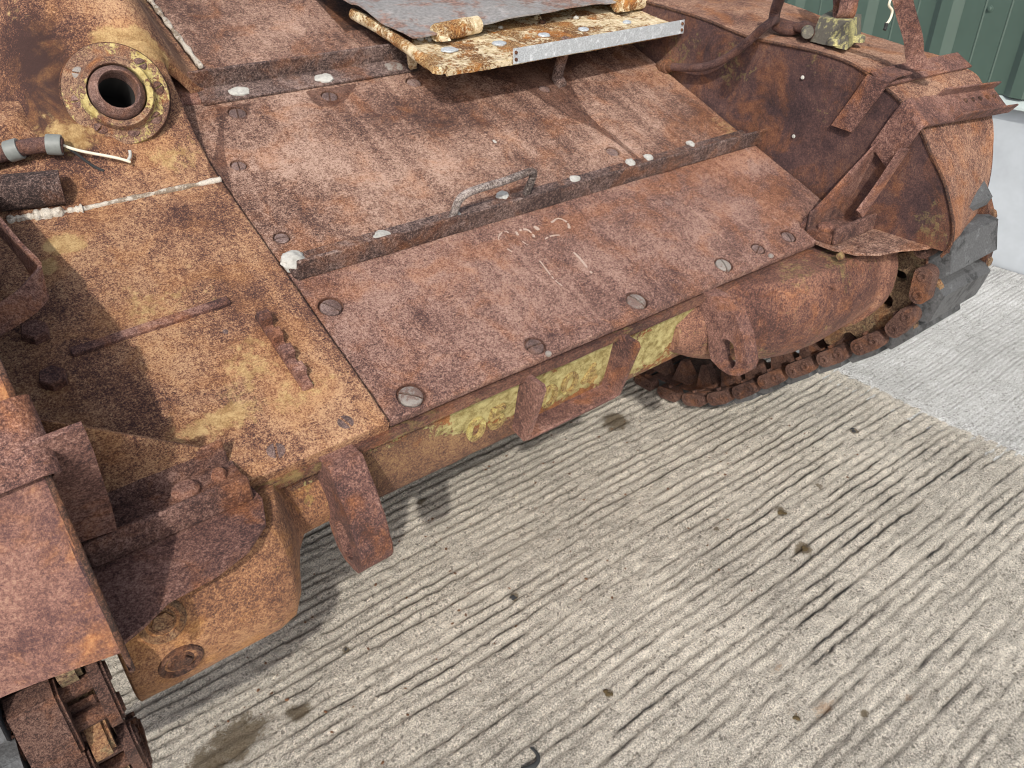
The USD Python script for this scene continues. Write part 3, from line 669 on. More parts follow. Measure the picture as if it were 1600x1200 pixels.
# gun mount ring --------------------------------------------------------------------------------------------
rc = hit(182, 152)
rn = np.array([-.11, -.92, .37]); rn /= np.linalg.norm(rn)
rc = rc + rn * .026
k = mpp(rc)
rx_, ry_, rn = basis(rn, (1, 0, 0))
RF = frame(rc, rx_, ry_, rn)
R0, R1, R2, R3 = 76 * k, 52 * k, 40.5 * k, 27 * k
fl = lathe([(R1 * .9, -.05), (R0 * .99, -.05), (R0, .004), (R0 * .985, .010), (R1 * 1.16, .011), (R1 * 1.05, .016), (R1, .030), (R1 * .97, .034), (R2 * 1.05, .034), (R2 * 1.03, .03), (R2 * 1.03, -.05), (R1 * .9, -.05)], RF, 64)
ring = obj('gun_mount_ring', rough(fl, .010, .0012, 40, 15), M_ring, tank, smooth=35, label='round flanged gun mount with flaking yellow paint and slotted screws')
obj('flange_shade_ring', lathe([(R0 * .9, -.012), (R0 * 1.035, -.012), (R0 * 1.035, -.003), (R0 * .9, -.003), (R0 * .9, -.012)], RF, 64), M_dark, ring, smooth=30)  # added dark ring stands in for the shaded gap under the flange
ballf = frame(rc + rn * .02, *basis(rn + np.array([.10, 0, .08]), (1, 0, 0)))
bl = lathe([(R3, -.16), (R3, .024), (R3 * 1.05, .030), (R3 * 1.13, .030), (R2 * .93, .018), (R2 * .99, .006), (R2 * .99, -.05), (R3 * 1.2, -.16), (R3, -.16)], ballf, 56)
obj('gun_ball', rough(bl, .011, .0006, 40, 16), M_ball, ring, smooth=40)
obj('bore_bottom', lathe([(R3 * .98, -.02), (R3 * .985, -.155), (0, -.156), (0, -.165), (R3 * 1.1, -.165), (R3 * 1.1, -.02), (R3 * .98, -.02)], ballf, 32), M_black, ring, smooth=False)
for (zx_, zy_, dxs, m_) in ((242, 388, (1, .1), M_steel), (905, 290, (1, -.5), M_screw), (1098, 548, (1, -.7), M_screw), (1075, 870, (1, -.6), M_screw), (835, 1010, (1, -.1), M_screw), (482, 980, (.8, -1), M_screw), (232, 693, (1, -.2), M_screw)):
    u, v = 90 + zx_ / 7.06, 60 + zy_ / 7.06
    p = onplane(u, v, rc + rn * .012, rn)
    screw_on('flange_screw', p - rn * .001, rn, 10.6 * k, dxs, M_ball if m_ is M_screw else m_, .30, .24, parent=ring)

# tow lugs and the middle bracket -------------------------------------------------------------------------------
def lug_shape(x0, x1, prof, hole, name, mat, label=None):
    poly = Polygon(prof).buffer(.006).buffer(-.006)
    if hole: poly = poly.difference(LineString([hole[0], hole[1]]).buffer(hole[2]))
    t = prism(poly, x1 - x0, frame([x0, 0, 0], [0, 1, 0], [0, 0, 1], [1, 0, 0]), b=.004)
    return obj(name, rough(t, .014, .0025, 24, 51), mat, tank, smooth=45, label=label)
EYE = [(1.150, .985), (1.070, .983), (1.052, .955), (1.020, .90), (1.000, .85), (.990, .815), (.994, .785), (1.012, .762), (1.040, .752), (1.072, .755), (1.10, .77), (1.115, .80), (1.12, .84), (1.135, .88)]
lug_shape(.398, .468, EYE, ((1.052, .80), (1.060, .835), .027), 'tow_lug', M_bracket, 'thick pierced tow lug hanging from the nose beside the left housing')
lug_shape(1.462, 1.508, [(y - .042 * (z < .97), z + .035 * (.985 - z) / .2) for y, z in EYE], ((1.010, .832), (1.018, .862), .025), 'tow_lug', M_bracket, 'curved tow lug in front of the right housing')
# U bracket: two cheeks and a bottom plate
def cheek(u_tb, yb):
    pass
br = []
xa, xb = .888, 1.172
for xx0 in (xa, xb):
    br.append(prism([(NY + .06, .972), (1.056, .968), (1.050, .955), (1.104, .795), (1.115, .786), (NY + .08, .80)], .014, frame([xx0 - .007, 0, 0], [0, 1, 0], [0, 0, 1], [1, 0, 0]), b=.002))
ub = obj('towing_bracket', rough(br[0], .014, .0012, 30, 52), M_bracket, tank, smooth=40, label='U shaped steel bracket in the middle of the nose')
obj('bracket_cheek', rough(br[1], .014, .0012, 30, 53), M_bracket, ub, smooth=40)
bot = prism([(NY + .08, .805), (NY + .07, .787), (1.112, .784), (1.101, .798), (1.104, .802)], xb - xa - .012, frame([xa + .006, 0, 0], [0, 1, 0], [0, 0, 1], [1, 0, 0]))
obj('bracket_floor', rough(bot, .014, .0012, 30, 54), M_bracket, ub, smooth=40)

# final drive housings ----------------------------------------------------------------------------------------------
AY, AZ = 1.17, .862
def housing(x_end, x_shoulder, x_neck, side, label):
    d = 1 if x_neck > x_end else -1
    # radius along the axle from the outer end to the neck
    if side == 'left':
        prof = [(0, x_end), (.200, x_end), (.206, x_end + .004), (.207, x_shoulder - .05), (.198, x_shoulder - .018), (.175, x_shoulder), (.150, x_shoulder + .012), (.10, x_shoulder + .035), (.068, x_shoulder + .06), (.064, x_neck), (.0, x_neck)]
    else:
        prof = [(0, x_end), (.212, x_end), (.214, x_end - .045), (.200, x_end - .05), (.204, x_end - .14), (.207, x_end - .26), (.201, x_end - .35), (.182, x_end - .44), (.156, x_end - .52), (.125, x_end - .60), (.095, x_end - .67), (.05, x_neck), (0, x_neck)]
    t = trimesh.creation.revolve(np.array([(r, z) for r, z in prof]), sections=64)
    t.fix_normals()
    t = T(t, frame([0, AY, AZ], [0, 1, 0], [0, 0, 1], [1, 0, 0]))
    t = rough(t, .014, .0035, 12, 55, 4)
    v = np.array(t.vertices); v[:, 2] = np.minimum(v[:, 2], .975 + 0 * v[:, 2]); t.vertices = v      # runs under the nose strip
    return obj('drive_housing', t, M_bell_left if side == 'left' else M_bell, tank, smooth=45, label=label)
hL = housing(-.015, .283, .41, 'left', 'orange brown drive housing at the left end of the nose')
hR = housing(2.15, 0, 1.40, 'right', 'purple brown rounded drive housing at the right end of the nose')
def radial(u, v, x):
    """point where the ray meets the axle cylinder of radius .207"""
    d = ray(u, v); o = CAM - np.array([0, AY, AZ]); a = d[1] ** 2 + d[2] ** 2; b = 2 * (o[1] * d[1] + o[2] * d[2]); c = o[1] ** 2 + o[2] ** 2 - .208 ** 2
    q = (-b - math.sqrt(max(0, b * b - 4 * a * c))) / (2 * a); p = CAM + d * q; n = np.array([0, p[1] - AY, p[2] - AZ]); return p, n / np.linalg.norm(n)
for (u, v, r) in ((254, 972, .024), (284, 1035, .024)):
    p, n = radial(u, v, 0); fr = frame(p, *basis(n, (1, 0, 0)))
    obj('plug_bolt', cat(lathe([(r * .72, .0), (r, -.004), (r * 1.35, .003), (r * 1.5, .0), (r * 1.5, -.01), (r * .6, -.01), (r * .72, 0)], fr, 28), T(hull([(r * .7 * math.cos(a), r * .7 * math.sin(a), z) for a in np.arange(6) * np.pi / 3 for z in (-.01, .004)]), fr)), M_dark if v > 1000 else M_sprocket, hL, smooth=25)
for (u, v) in ((1313, 400), (1303, 447)):
    p, n = radial(u, v, 0); fr = frame(p, *basis(n, (1, 0, 0)))
    obj('flange_bolt', T(hull([(.011 * math.cos(a) * q, .011 * math.sin(a) * q, z * .6) for a in np.arange(6) * np.pi / 3 for q, z in ((1, -.01), (1, .010), (.8, .013))]), fr), M_bell, hR, smooth=False)

# tracks and sprockets --------------------------------------------------------------------------------------------------
SR = .29
def track_path():
    """(y, z) of the track's pin line from behind over the sprocket to the ground"""
    pts = [(2.3, AZ + SR + .02), (1.7, AZ + SR + .01)]
    for a in np.linspace(90, 228, 40):
        pts.append((AY + SR * math.cos(math.radians(a)), AZ + SR * math.sin(math.radians(a))))
    pts += [(1.25, .395), (1.45, .195), (1.60, .09), (1.75, .042), (1.95, .036), (3.2, .036)]
    p = np.array(pts); d = np.r_[0, np.cumsum(np.linalg.norm(np.diff(p, axis=0), axis=1))]
    q = np.linspace(0, d[-1], 700)
    sm = np.c_[np.interp(q, d, p[:, 0]), np.interp(q, d, p[:, 1])]
    from scipy.ndimage import gaussian_filter1d
    sm2 = gaussian_filter1d(sm, 9, axis=0, mode='nearest')
    return q, sm2
TQ, TP = track_path()
def tpos(s):
    y, z = np.interp(s, TQ, TP[:, 0]), np.interp(s, TQ, TP[:, 1])
    y2, z2 = np.interp(s + .004, TQ, TP[:, 0]), np.interp(s + .004, TQ, TP[:, 1])
    t = np.array([0, y2 - y, z2 - z]); t /= np.linalg.norm(t)
    return np.array([0, y, z]), t
PITCH = .139
def build_track(xin, side, s_from, s_to, label):
    """xin: inner edge; side +1 goes out to larger x"""
    def X(a, b): return (xin + a, xin + b) if side > 0 else (xin - b, xin - a)
    links = []
    n = int((s_to - s_from) / PITCH)
    pins = []
    for i in range(n):
        o, t = tpos(s_from + i * PITCH)
        for q in (-.028, .028):
            x0, x1 = X(.005, .36); pp = o + t * q
            pins.append(tube([pp + EX * x0, pp + EX * x1], .0125, 8))
    trk = obj('track', cat(*pins), M_track, tank, smooth=40, label=label)
    for i in range(n):
        o, t = tpos(s_from + (i + .5) * PITCH); out = np.cross(EX, t)
        out = -out if (out @ (o - np.array([0, AY, AZ]))) < 0 and o[2] > .2 else out
        if o[2] <= .2: out = np.array([0, -t[2], t[1]]); out = out if out[2] < 0 else -out
        fr = frame(o, EX, np.cross(out, EX), out)
        x0, x1 = X(.055, .335) if side > 0 else X(.125, .36)
        ch = [(-.058, -.010), (.058, -.010), (.058, .010), (.034, .030), (-.034, .030), (-.058, .010)]
        shoe = hull([(x, a, b) for x in (x0, x1) for a, b in ((-.060, -.014), (.060, -.014), (.060, .022), (.046, .048), (-.046, .048), (-.060, .022))])
        obj('track_shoe', T(rough(shoe, .03, .0018, 14, 60 + i), fr), M_rubber, trk, smooth=25)
        body = T(cbox(*(X(.05, .34) if side > 0 else X(.022, .36)), -.062, .062, -.022, -.0135, .004), np.eye(4)); body.apply_transform(fr) ; shoe_m = None
        obj('shoe_back', body, M_track, trk, smooth=25)
        # guide horn
        gx0, gx1 = X(.085, .150)
        horn = hull([(x, a, b) for x, a, b in ((gx0, -.05, -.022), (gx1, -.05, -.022), (gx0, .05, -.022), (gx1, .05, -.022), (gx0 + .012, -.018, -.055), (gx1 - .012, -.018, -.055), (gx0 + .012, .018, -.055), (gx1 - .012, .018, -.055), (gx0 + .018, -.013, -.115), (gx1 - .018, -.013, -.115), (gx0 + .018, .013, -.115), (gx1 - .018, .013, -.115))])
        # end connector joins this shoe to the next, at both ends of the pins
        oc, tc = tpos(s_from + i * PITCH); oo = out
        oc2 = oc; outc = np.array([0, -tc[2], tc[1]]); outc = outc if outc @ out > 0 else -outc
        fc = frame(oc2, EX, np.cross(outc, EX), outc)
        poly = LineString([(-.030, 0), (.030, 0)]).buffer(.0265, 10)
        for a, b in (((.0, .045), (.342, .38)) if side > 0 else ((.0, .020), (.058, .118), (.37, .405))):
            xx0, xx1 = X(a, b)
            pl2 = poly if a != .058 else Polygon([(-.062, -.024), (.050, -.030), (.060, .0), (.052, .034), (-.050, .040), (-.064, .012)])
            cn = prism(pl2, xx1 - xx0, fc @ frame([xx0, 0, 0], [0, 1, 0], [0, 0, 1], [1, 0, 0]), b=.005)
            extra = []
            if a == .0:
                face = xx0 if side > 0 else xx1
                for q in (-.029, .029):
                    extra.append(T(lathe([(.006, -.004), (.0075, .004), (.014, .004), (.016, .0), (.016, -.006), (.006, -.006), (.006, -.004)], frame([0, 0, 0], [0, 1, 0], [0, 0, 1], [1, 0, 0]) if side < 0 else frame([0, 0, 0], [0, 0, 1], [0, 1, 0], [-1, 0, 0]), 14), fc @ frame([face, q, 0], [1, 0, 0], [0, 1, 0], [0, 0, 1])))
                extra.append(T(hull([(r * math.cos(a_), r * math.sin(a_), z) for a_ in np.arange(6) * np.pi / 3 for r, z in ((.010, 0), (.010, .010))]), fc @ frame([(xx0 + xx1) / 2, 0, -.026], [1, 0, 0], [0, -1, 0], [0, 0, -1])))
            obj('end_connector', cat(cn, *extra), M_track, trk, smooth=30)
        fh = frame(oc2, EX, np.cross(outc, EX), outc)
        obj('guide_horn', T(horn, fh), M_track, trk, smooth=30)
    return trk
trR = build_track(2.150, 1, .60, 3.15, 'right hand track with rubber shoes and rusty end connectors')
trL = build_track(-.034, -1, .55, 2.4, 'left hand track seen from above at the corner')
def sprocket(x0, th, label):
    N = 13; outer = []
    for i in range(N * 8):
        a = 2 * math.pi * i / (N * 8); ph = (i % 8)
        r = (.262, .262, .275, .300, .318, .318, .300, .275)[ph]
        outer.append((r * math.cos(a), r * math.sin(a)))
    poly = Polygon(outer).buffer(-.008).buffer(.008).difference(Point(0, 0).buffer(.09))
    for i in range(N):
        a = 2 * math.pi * (i + .55) / N
        if i % 1 == 0:
            poly = poly.difference(LineString([(.165 * math.cos(a), .165 * math.sin(a)), (.20 * math.cos(a), .20 * math.sin(a))]).buffer(.024 if i % 2 else .016))
    t = prism(poly, th, frame([x0, AY, AZ], [0, 1, 0], [0, 0, 1], [1, 0, 0]), b=.006)
    return obj('sprocket', rough(t, .022, .002, 25, 71), M_sprocket, tank, smooth=40, label=label)
sprocket(2.205, .03, 'toothed drive sprocket behind the right housing'); sprocket(2.50, .03, 'outer toothed ring of the right sprocket')
sprocket(-.087, .028, 'toothed drive sprocket behind the left housing'); sprocket(-.40, .03, 'outer toothed ring of the left sprocket')
for x0, x1 in ((2.19, 2.55), (-.43, -.08)):
    obj('sprocket_hub', lathe([(0, x0), (.15, x0), (.155, x0 + .02), (.16, x1 - .02), (.15, x1), (0, x1)], frame([0, AY, AZ], [0, 1, 0], [0, 0, 1], [1, 0, 0]), 40), M_dark, tank, smooth=40)
for yy in (2.05, 2.75, 3.45):
    for xw in (2.36, -.25):
        obj('road_wheel', lathe([(0, -.16), (.10, -.16), (.14, -.13), (.30, -.12), (.315, -.10), (.315, -.02), (.28, 0), (.28, .02), (.315, .04), (.315, .13), (.14, .14), (.1, .16), (0, .16)], frame([xw, yy, .315 + .065], [0, 1, 0], [0, 0, 1], [1, 0, 0]), 40), M_dark, tank, smooth=35)

# fenders ----------------------------------------------------------------------------------------------------------------------
prof_in = np.array([PX(u, v, XR)[1:] for u, v in ((1000, 0), (1100, 30), (1185, 62), (1260, 77), (1320, 95), (1375, 130), (1430, 185), (1455, 240), (1480, 300), (1487, 380))])
prof_in = np.vstack([[3.6, 1.66], [2.7, 1.575], prof_in, [.845, .985]])
prof_out = np.array([PX(u, v, 2.55)[1:] for u, v in ((1240, 10), (1330, 48), (1420, 75), (1490, 97), (1525, 115), (1540, 140), (1553, 210), (1545, 290), (1530, 340))])
prof_out = np.vstack([[3.6, 1.66], [2.7, 1.575], [2.1, 1.525], prof_out, [.965, .90]])
def cut_tip(q, zmin): return q[:int(np.argmax(q[:, 1] < zmin)) or len(q)]
def resample(p, n):
    d = np.r_[0, np.cumsum(np.linalg.norm(np.diff(p, axis=0), axis=1))]
    from scipy.interpolate import PchipInterpolator
    q = np.linspace(0, d[-1], n); return np.c_[PchipInterpolator(d, p[:, 0])(q), PchipInterpolator(d, p[:, 1])(q)]
def split_at(p, yv):
    """index where the profile crosses y = yv"""
    return int(np.argmin(np.abs(p[:, 0] - yv)))
QI, QO = resample(prof_in, 180), resample(prof_out, 180)
YSEAM = 1.125
def fender(side):
    if side == 'right': X = lambda a: XR + a
    else: X = lambda a: XL - a
    up = np.array([0, 0, 1.0])
    def loft(qi, qo, lift=0.0, na=14):
        w = np.linspace(0, 1, na); gr = np.zeros((len(qi), na, 3))
        for j, a in enumerate(w):
            q = qi * (1 - a) + qo * a
            crown = .004 * math.sin(math.pi * a)
            gr[:, j, 0] = X(a * .423); gr[:, j, 1] = q[:, 0]; gr[:, j, 2] = q[:, 1] + crown
        # lift along the outward normal of the profile
        tg = np.gradient(qi, axis=0); tg /= np.linalg.norm(tg, axis=1, keepdims=True)
        nr = np.c_[np.zeros(len(qi)), -tg[:, 1], tg[:, 0]]; nr = np.where((nr[:, 2:] + -nr[:, 1:2]) < 0, -nr, nr)
        gr = gr + nr[:, None, :] * lift
        gr = gr + ((meshkit.fbm(gr * 7, 3, 81) - .5) * .008)[..., None] * nr[:, None, :]
        return gr, nr
    ii, io = split_at(QI, YSEAM), split_at(QO, YSEAM - .012)
    i2, o2 = ii, io
    n1 = 90
    ri, ro = resample(QI[:ii + 1], n1), resample(QO[:io + 1], n1)
    g1, nr1 = loft(ri, ro, .004)
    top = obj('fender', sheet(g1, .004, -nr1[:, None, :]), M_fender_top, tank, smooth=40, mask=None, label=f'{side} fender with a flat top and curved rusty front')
    ri, ro = resample(QI[ii:], 60), resample(QO[io:], 60)
    if side == 'left':
        ri, ro = resample(cut_tip(ri, 1.028), 60), resample(cut_tip(ro, .985), 60)
    g2, nr2 = loft(ri, ro, -.002)
    # front edge turned and bruised
    g2[-1, :, 2] += (meshkit.noise(g2[-1] * 12, 5) - .5) * .02
    fn = obj('front_panel', rough(sheet(g2, .004, -nr2[:, None, :]), .02, .0012, 25, 82), M_fender_top if side == 'right' else M_front_left, top, smooth=40)
    for pp_, nm_ in ((QI[40:ii + 1], 'top_edge_bead'), (QI[ii:], 'front_edge_bead')):
        obj(nm_, tube(np.c_[np.full(len(pp_), X(-.001 if side == 'right' else -.001)), pp_], .0042, 8), M_dark, top, smooth=True)
    # inner face down to the hull, with a foot that flares towards the front plate
    rows = []
    for (y, z) in resample(QI[60:], 110):
        s = (y - NY) / CT
        zb = NZ + max(s, 0) * ST - .034 if y > NY else 1.0 - .034 * sstep(NY - .02, NY, y)
        zb = max(zb, 0)
        zz = np.linspace(z - .003, min(zb, z - .004), 14); xo = np.zeros(14)
        k = np.clip((.075 - (zz - zb - .04)) / .075, 0, 1)
        if y > NY - .02: xo = (-.012 if side == 'right' else .012) * k ** 1.5
        rows.append([(X(xo[j] if side == 'right' else xo[j]), y, zz[j]) for j in range(14)])
    gi = np.array(rows); gi[..., 0] += (meshkit.fbm(gi * 6, 3, 83) - .5) * .008
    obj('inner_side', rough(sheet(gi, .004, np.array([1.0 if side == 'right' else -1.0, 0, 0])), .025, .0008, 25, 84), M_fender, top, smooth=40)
    # outer skirt
    rows = [[(X(.423), y, zz) for zz in np.linspace(z - .004, z - .10, 4)] for y, z in resample(QO, 100)]
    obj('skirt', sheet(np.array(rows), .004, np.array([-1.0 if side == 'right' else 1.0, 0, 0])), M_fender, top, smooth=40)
    # strap across the top seam
    st = []
    for a in np.linspace(-.02, 1.02, 24):
        q = np.array([np.interp(a, [0, 1], [QI[ii, 0], QO[io, 0]]), np.interp(a, [0, 1], [QI[ii, 1], QO[io, 1]])])
        st.append([X(a * .423), q[0] + .012, q[1] + .020])
    st = np.array(st); tdir = np.array([0, .86, .5])
    obj('seam_strap', rough(ribbon(st, tdir, .062, .006, np.array([0, -.5, .86])), .014, .0012, 30, 85), M_bracket, top, smooth=40)
    return top
FR = fender('right')
FL = fender('left')
# bent strap on the right fender's inner face
c1, c2, c3, c4 = PX(1357, 122, XR), PX(1392, 132, XR), PX(1331, 206, XR), PX(1308, 193, XR)
strap = np.array([(c1 + c2) / 2 + np.array([.09, -.005, .020]), (c1 + c2) / 2 + np.array([.03, 0, .018]), (c1 + c2) / 2 + np.array([-.015, 0, .008]), (c1 + c2) / 2 * .7 + (c3 + c4) / 2 * .3 + np.array([-.017, 0, 0]), (c3 + c4) / 2 + np.array([-.017, 0, 0])])
wd = (c2 - c1); w_ = np.linalg.norm(wd); wd /= w_
nrm_ = np.array([[0, -.3, .95], [-.2, -.3, .9], [-.7, -.1, .6], [-1, 0, 0], [-1, 0, 0]]); nrm_ /= np.linalg.norm(nrm_, axis=1, keepdims=True)
stp = obj('side_strap', rough(ribbon(strap, wd, w_ * 1.0, .006, nrm_), .012, .0008, 30, 91), M_bracket, FR, smooth=40)
pb = PX(1322, 182, XR - .012); obj('rivet', lathe([(0, .004), (.006, .003), (.009, 0), (0, 0)], frame(pb, *basis([-1, 0, 0], (0, 1, 0))), 14), M_bracket, stp)
for (u, v, m_) in ((1178, 68, M_dark), (1240, 213, M_grease), (1254, 121, M_grease)):
    p = PX(u, v, XR - .004); obj('rivet', lathe([(0, .004), (.004, .003), (.006, 0), (0, 0)], frame(p, *basis([-1, 0, 0], (0, 1, 0))), 12), m_, FR)

# gussets and front guards (one on each side)
def gusset(side):
    mir = (lambda p: p) if side == 'left' else (lambda p: np.array([XR + XL - p[0], p[1], p[2]]))
    xin = .262 if side == 'left' else .205
    mat = M_bracket
    pl = [(-.03, 1.125), (xin, 1.10), (xin + .004, 1.045), (xin - .015, .985), (xin - .06, .945), (xin - .115, .926), (.07, .918), (.03, .895), (-.01, .88), (-.03, .88)]
    poly = Polygon(pl).buffer(.012).buffer(-.012)
    t = prism(poly, .007, frame([0, 0, .995], [1, 0, 0], [0, 1, 0], [0, 0, 1]))
    t = rough(t, .016, .0022, 14, 101)
    v = np.array(t.vertices); v = np.array([mir(p) for p in v])
    tt = trimesh.Trimesh(v, t.faces, process=False); tt.fix_normals()
    gus = obj('gusset', tt, mat if side == 'left' else M_glacis, tank, smooth=40, label=f'curved gusset plate at the {side} end of the nose')
    def add(nm, mesh, m_=None):
        v = np.array([mir(p) for p in mesh.vertices]); q = trimesh.Trimesh(v, mesh.faces, process=False); q.fix_normals()
        return obj(nm, q, m_ or mat, gus, smooth=40)
    # channel rail: base and two flanges
    x0 = .0; x1 = xin - .006
    add('rail_base', rough(cbox(x0, x1, 1.0605, 1.1395, 1.0035, 1.030, .002), .014, .0008, 30, 102), M_rail)
    add('rail_flange', rough(cbox(x0, x1 - .002, 1.046, 1.0600, 1.0035, 1.053, .004), .012, .0014, 25, 103), M_rail)
    add('rail_flange', rough(cbox(x0, x1 - .006, 1.1385, 1.148, 1.0035, 1.076, .004), .012, .0014, 25, 104), M_rail)
    # upright triangular web behind it
    tri = prism([(-.004, 1.008), (x1 + .002, 1.008), (x1, 1.036), (-.004, 1.272)], .006, frame([0, 1.160, 0], [1, 0, 0], [0, 0, 1], [0, -1, 0]))
    v = np.array(tri.vertices); v[:, 1] -= np.clip((v[:, 2] - 1.04) / .23, 0, 1) * .075 ; tri.vertices = v
    add('gusset_web', rough(tri, .016, .0012, 20, 105), M_cast if side == 'left' else M_bracket)
    for (xb, yb, r, hh) in ((.165, 1.102, .023, .016), (.222, 1.106, .0135, .017)):
        if xb < x1 - .02:
            add('rail_bolt', lathe([(0, hh), (r * .7, hh * .95), (r, hh * .5), (r, 0), (0, 0)], frame([xb, yb, 1.029], [1, 0, 0], [0, 1, 0], [0, 0, 1]), 6 if r < .02 else 20))
    return gus, add, mir
GL_, addL, mirL = gusset('left')
GR_, addR, mirR = gusset('right')
def guard(side, par):
    """flat bar bent over the front of the fender, down its inner side to the rail; channel flanges on the outer part"""
    X = (lambda a: XR + a) if side == 'right' else (lambda a: XL - a)
    sg = 1 if side == 'right' else -1
    zg = 1.325 if side == 'right' else 1.288
    ia = int(np.argmin(np.abs(QI[:, 1] - zg) + (QI[:, 0] > 1.1) * 9)); oa = int(np.argmin(np.abs(QO[:, 1] - zg + .025) + (QO[:, 0] > 1.08) * 9))
    pin, pout = QI[ia], QO[oa]
    tg = QI[ia + 2] - QI[ia - 2]; tg /= np.linalg.norm(tg); w = np.array([0, *tg]); nout = np.array([0, -abs(tg[1]), abs(tg[0])])
    nout /= np.linalg.norm(nout)
    P, W, N = [], [], []
    for a in np.linspace(1.10, .05, 12):
        q = pin * (1 - a) + pout * a
        P.append(np.array([X(a * .423), *q]) + nout * .016); N.append(nout)
    n_in = np.array([-sg, 0, 0.0])
    base = np.array([X(0), *pin])
    for a in np.linspace(.15, 1, 6):
        n_ = nout * (1 - a) + n_in * a; n_ /= np.linalg.norm(n_); P.append(base + n_ * .018 + np.array([sg * .008 * (1 - a), 0, 0])); N.append(n_)
    end = np.array([X(-.018 * sg), 1.075, 1.205])
    st = P[-1]
    for a in np.linspace(.1, 1, 10):
        P.append(st * (1 - a) + end * a); N.append(n_in)
    P, N = np.array(P), np.array(N)
    bw = .088 if side == 'right' else .105
    bar = ribbon(P, w, bw, .008, N)
    gd = obj('guard_bar', rough(bar, .012, .0012, 25, 111), M_bracket, par, smooth=40, label=None)
    fl_ = []
    for wsg, k0 in ((1, 0), (-1, 0)):
        pts = P[:9] + w * (bw / 2 * wsg)
        obj('guard_flange', rough(ribbon(pts + N[:9] * .012 + np.array([0, 0, 0]), N[:9], .028, .005, np.broadcast_to(w * wsg, (9, 3))), .012, .0012, 30, 112), M_bracket, par, smooth=40)
    for a in np.linspace(.62, 1.02, 5):
        q = pin * (1 - a) + pout * a
        obj('guard_rivet', lathe([(0, .005), (.006, .004), (.008, 0), (0, 0)], frame(np.array([X(a * .423), *q]) + nout * .0165 - w * .012, *basis(nout)), 12), M_dark, par)
    # leg from the rail up to the guard's inner end, its face to the front
    q = [(142, 842, 1.05), (132, 805, 1.040), (112, 752, 1.005), (94, 708, .972), (82, 684, .962)] if side == 'left' else [(1345, 336, 1.052), (1358, 318, 1.047), (1382, 284, 1.03), (1402, 254, 1.012), (1416, 234, 1.0)]
    pp = spline([PY(u, v, y) for u, v, y in q], 24)
    tg_ = np.gradient(pp, axis=0); wv_ = EX - tg_ * (tg_ @ EX / (tg_ ** 2).sum(1))[:, None]; wv_ /= np.linalg.norm(wv_, axis=1, keepdims=True)
    nv_ = np.cross(wv_, tg_); nv_ /= np.linalg.norm(nv_, axis=1, keepdims=True); nv_ = np.where(nv_[:, 1:2] > 0, -nv_, nv_)
    obj('guard_leg', rough(ribbon(pp, wv_, .048 if side == 'right' else .072, .009, nv_), .01, .0010, 30, 113), M_bracket, par, smooth=40)
    return gd
guard('right', GR_); guard('left', GL_)
# fallen flap of sheet under the right gusset
obj('torn_flap', rough(hull([PY(u, v, y) for u, v in ((1340, 385), (1400, 395), (1472, 392), (1473, 402), (1452, 424), (1420, 416), (1380, 402)) for y in (1.0, 1.012)]), .015, .002, 20, 121), M_fender, FR, smooth=30)

# flat bar loop of the headlamp guard at the left edge
lp_c = [G(-60, 278, .10), G(-20, 325, .10), G(30, 385, .10), G(58, 420, .10), G(66, 436, .10), G(58, 456, .10), G(30, 480, .10), G(-20, 510, .10), G(-80, 545, .10)]
path = spline(lp_c, 44)
tgn = np.gradient(path, axis=0); tgn /= np.linalg.norm(tgn, axis=1, keepdims=True)
view = path - CAM; view /= np.linalg.norm(view, axis=1, keepdims=True)
a_ = np.linspace(0, 1, 44)[:, None]
wdir = sstep(.45, .65, a_) * np.array([-.25, -.55, -.8]) + (1 - sstep(.45, .65, a_)) * np.array([-.1, .5, -.86])
wdir = wdir - tgn * (wdir * tgn).sum(1, keepdims=True); wdir /= np.linalg.norm(wdir, axis=1, keepdims=True)
nn = np.cross(tgn, wdir)
lg = obj('lamp_guard', rough(ribbon(path, wdir, .046, .007, nn), .01, .0008, 30, 131), M_bracket, FL, smooth=40)

# hatch assembly over the upper angle bar -----------------------------------------------------------------------------------------
KH = .145; kp = G(760, 100, KH); KA = math.radians(9)
KN = np.array([0, -math.sin(KA), math.cos(KA)]); KS = np.array([0, math.cos(KA), math.sin(KA)])
def K(u, v, h=0.0): return onplane(u, v, kp + KN * h, KN)
KF = frame(kp, EX, KS, KN)
def kxy(u, v, h=0.0):
    q = K(u, v, h) - kp; return (q @ EX, q @ KS)
hatch = obj('hatch_hood', rough(prism(Polygon([kxy(*p) for p in ((655, 66), (735, 52), (745, 30), (960, -14), (1040, 12), (1058, 30), (1060, 47), (800, 93), (698, 110), (688, 92))]).buffer(0), .016, KF @ frame([0, 0, -.016], [1, 0, 0], [0, 1, 0], [0, 0, 1]), b=.003), .012, .0028, 26, 141, 4), M_hatch, tank, smooth=40, label='hatch hood flange with flaking cream and orange paint over bare rust')
pA, pB = K(797, 98, -.012) - KS * .010, K(1062, 50, -.012) - KS * .010
dz = KN * .040 + KS * .006
obj('rain_strip', rough(sheet(np.array([[pA + (pB - pA) * a + dz * b - KS * .003 for b in (0, .5, 1)] for a in np.linspace(0, 1, 30)]), .003, -np.cross(EX, dz / np.linalg.norm(dz)) * -1), .02, .0006, 20, 142), M_zinc, hatch, smooth=40, label='galvanised metal strip along the front of the hatch hood')
for a in (.012, .985):
    for b in (.3, .75):
        p = pA + (pB - pA) * a + dz * b - KS * .004; nn_ = -np.cross(dz / np.linalg.norm(dz), EX) * -1
        obj('strip_rivet', trimesh.creation.icosphere(2, .005).apply_translation(p - KS * .003), M_dark, hatch, smooth=True)
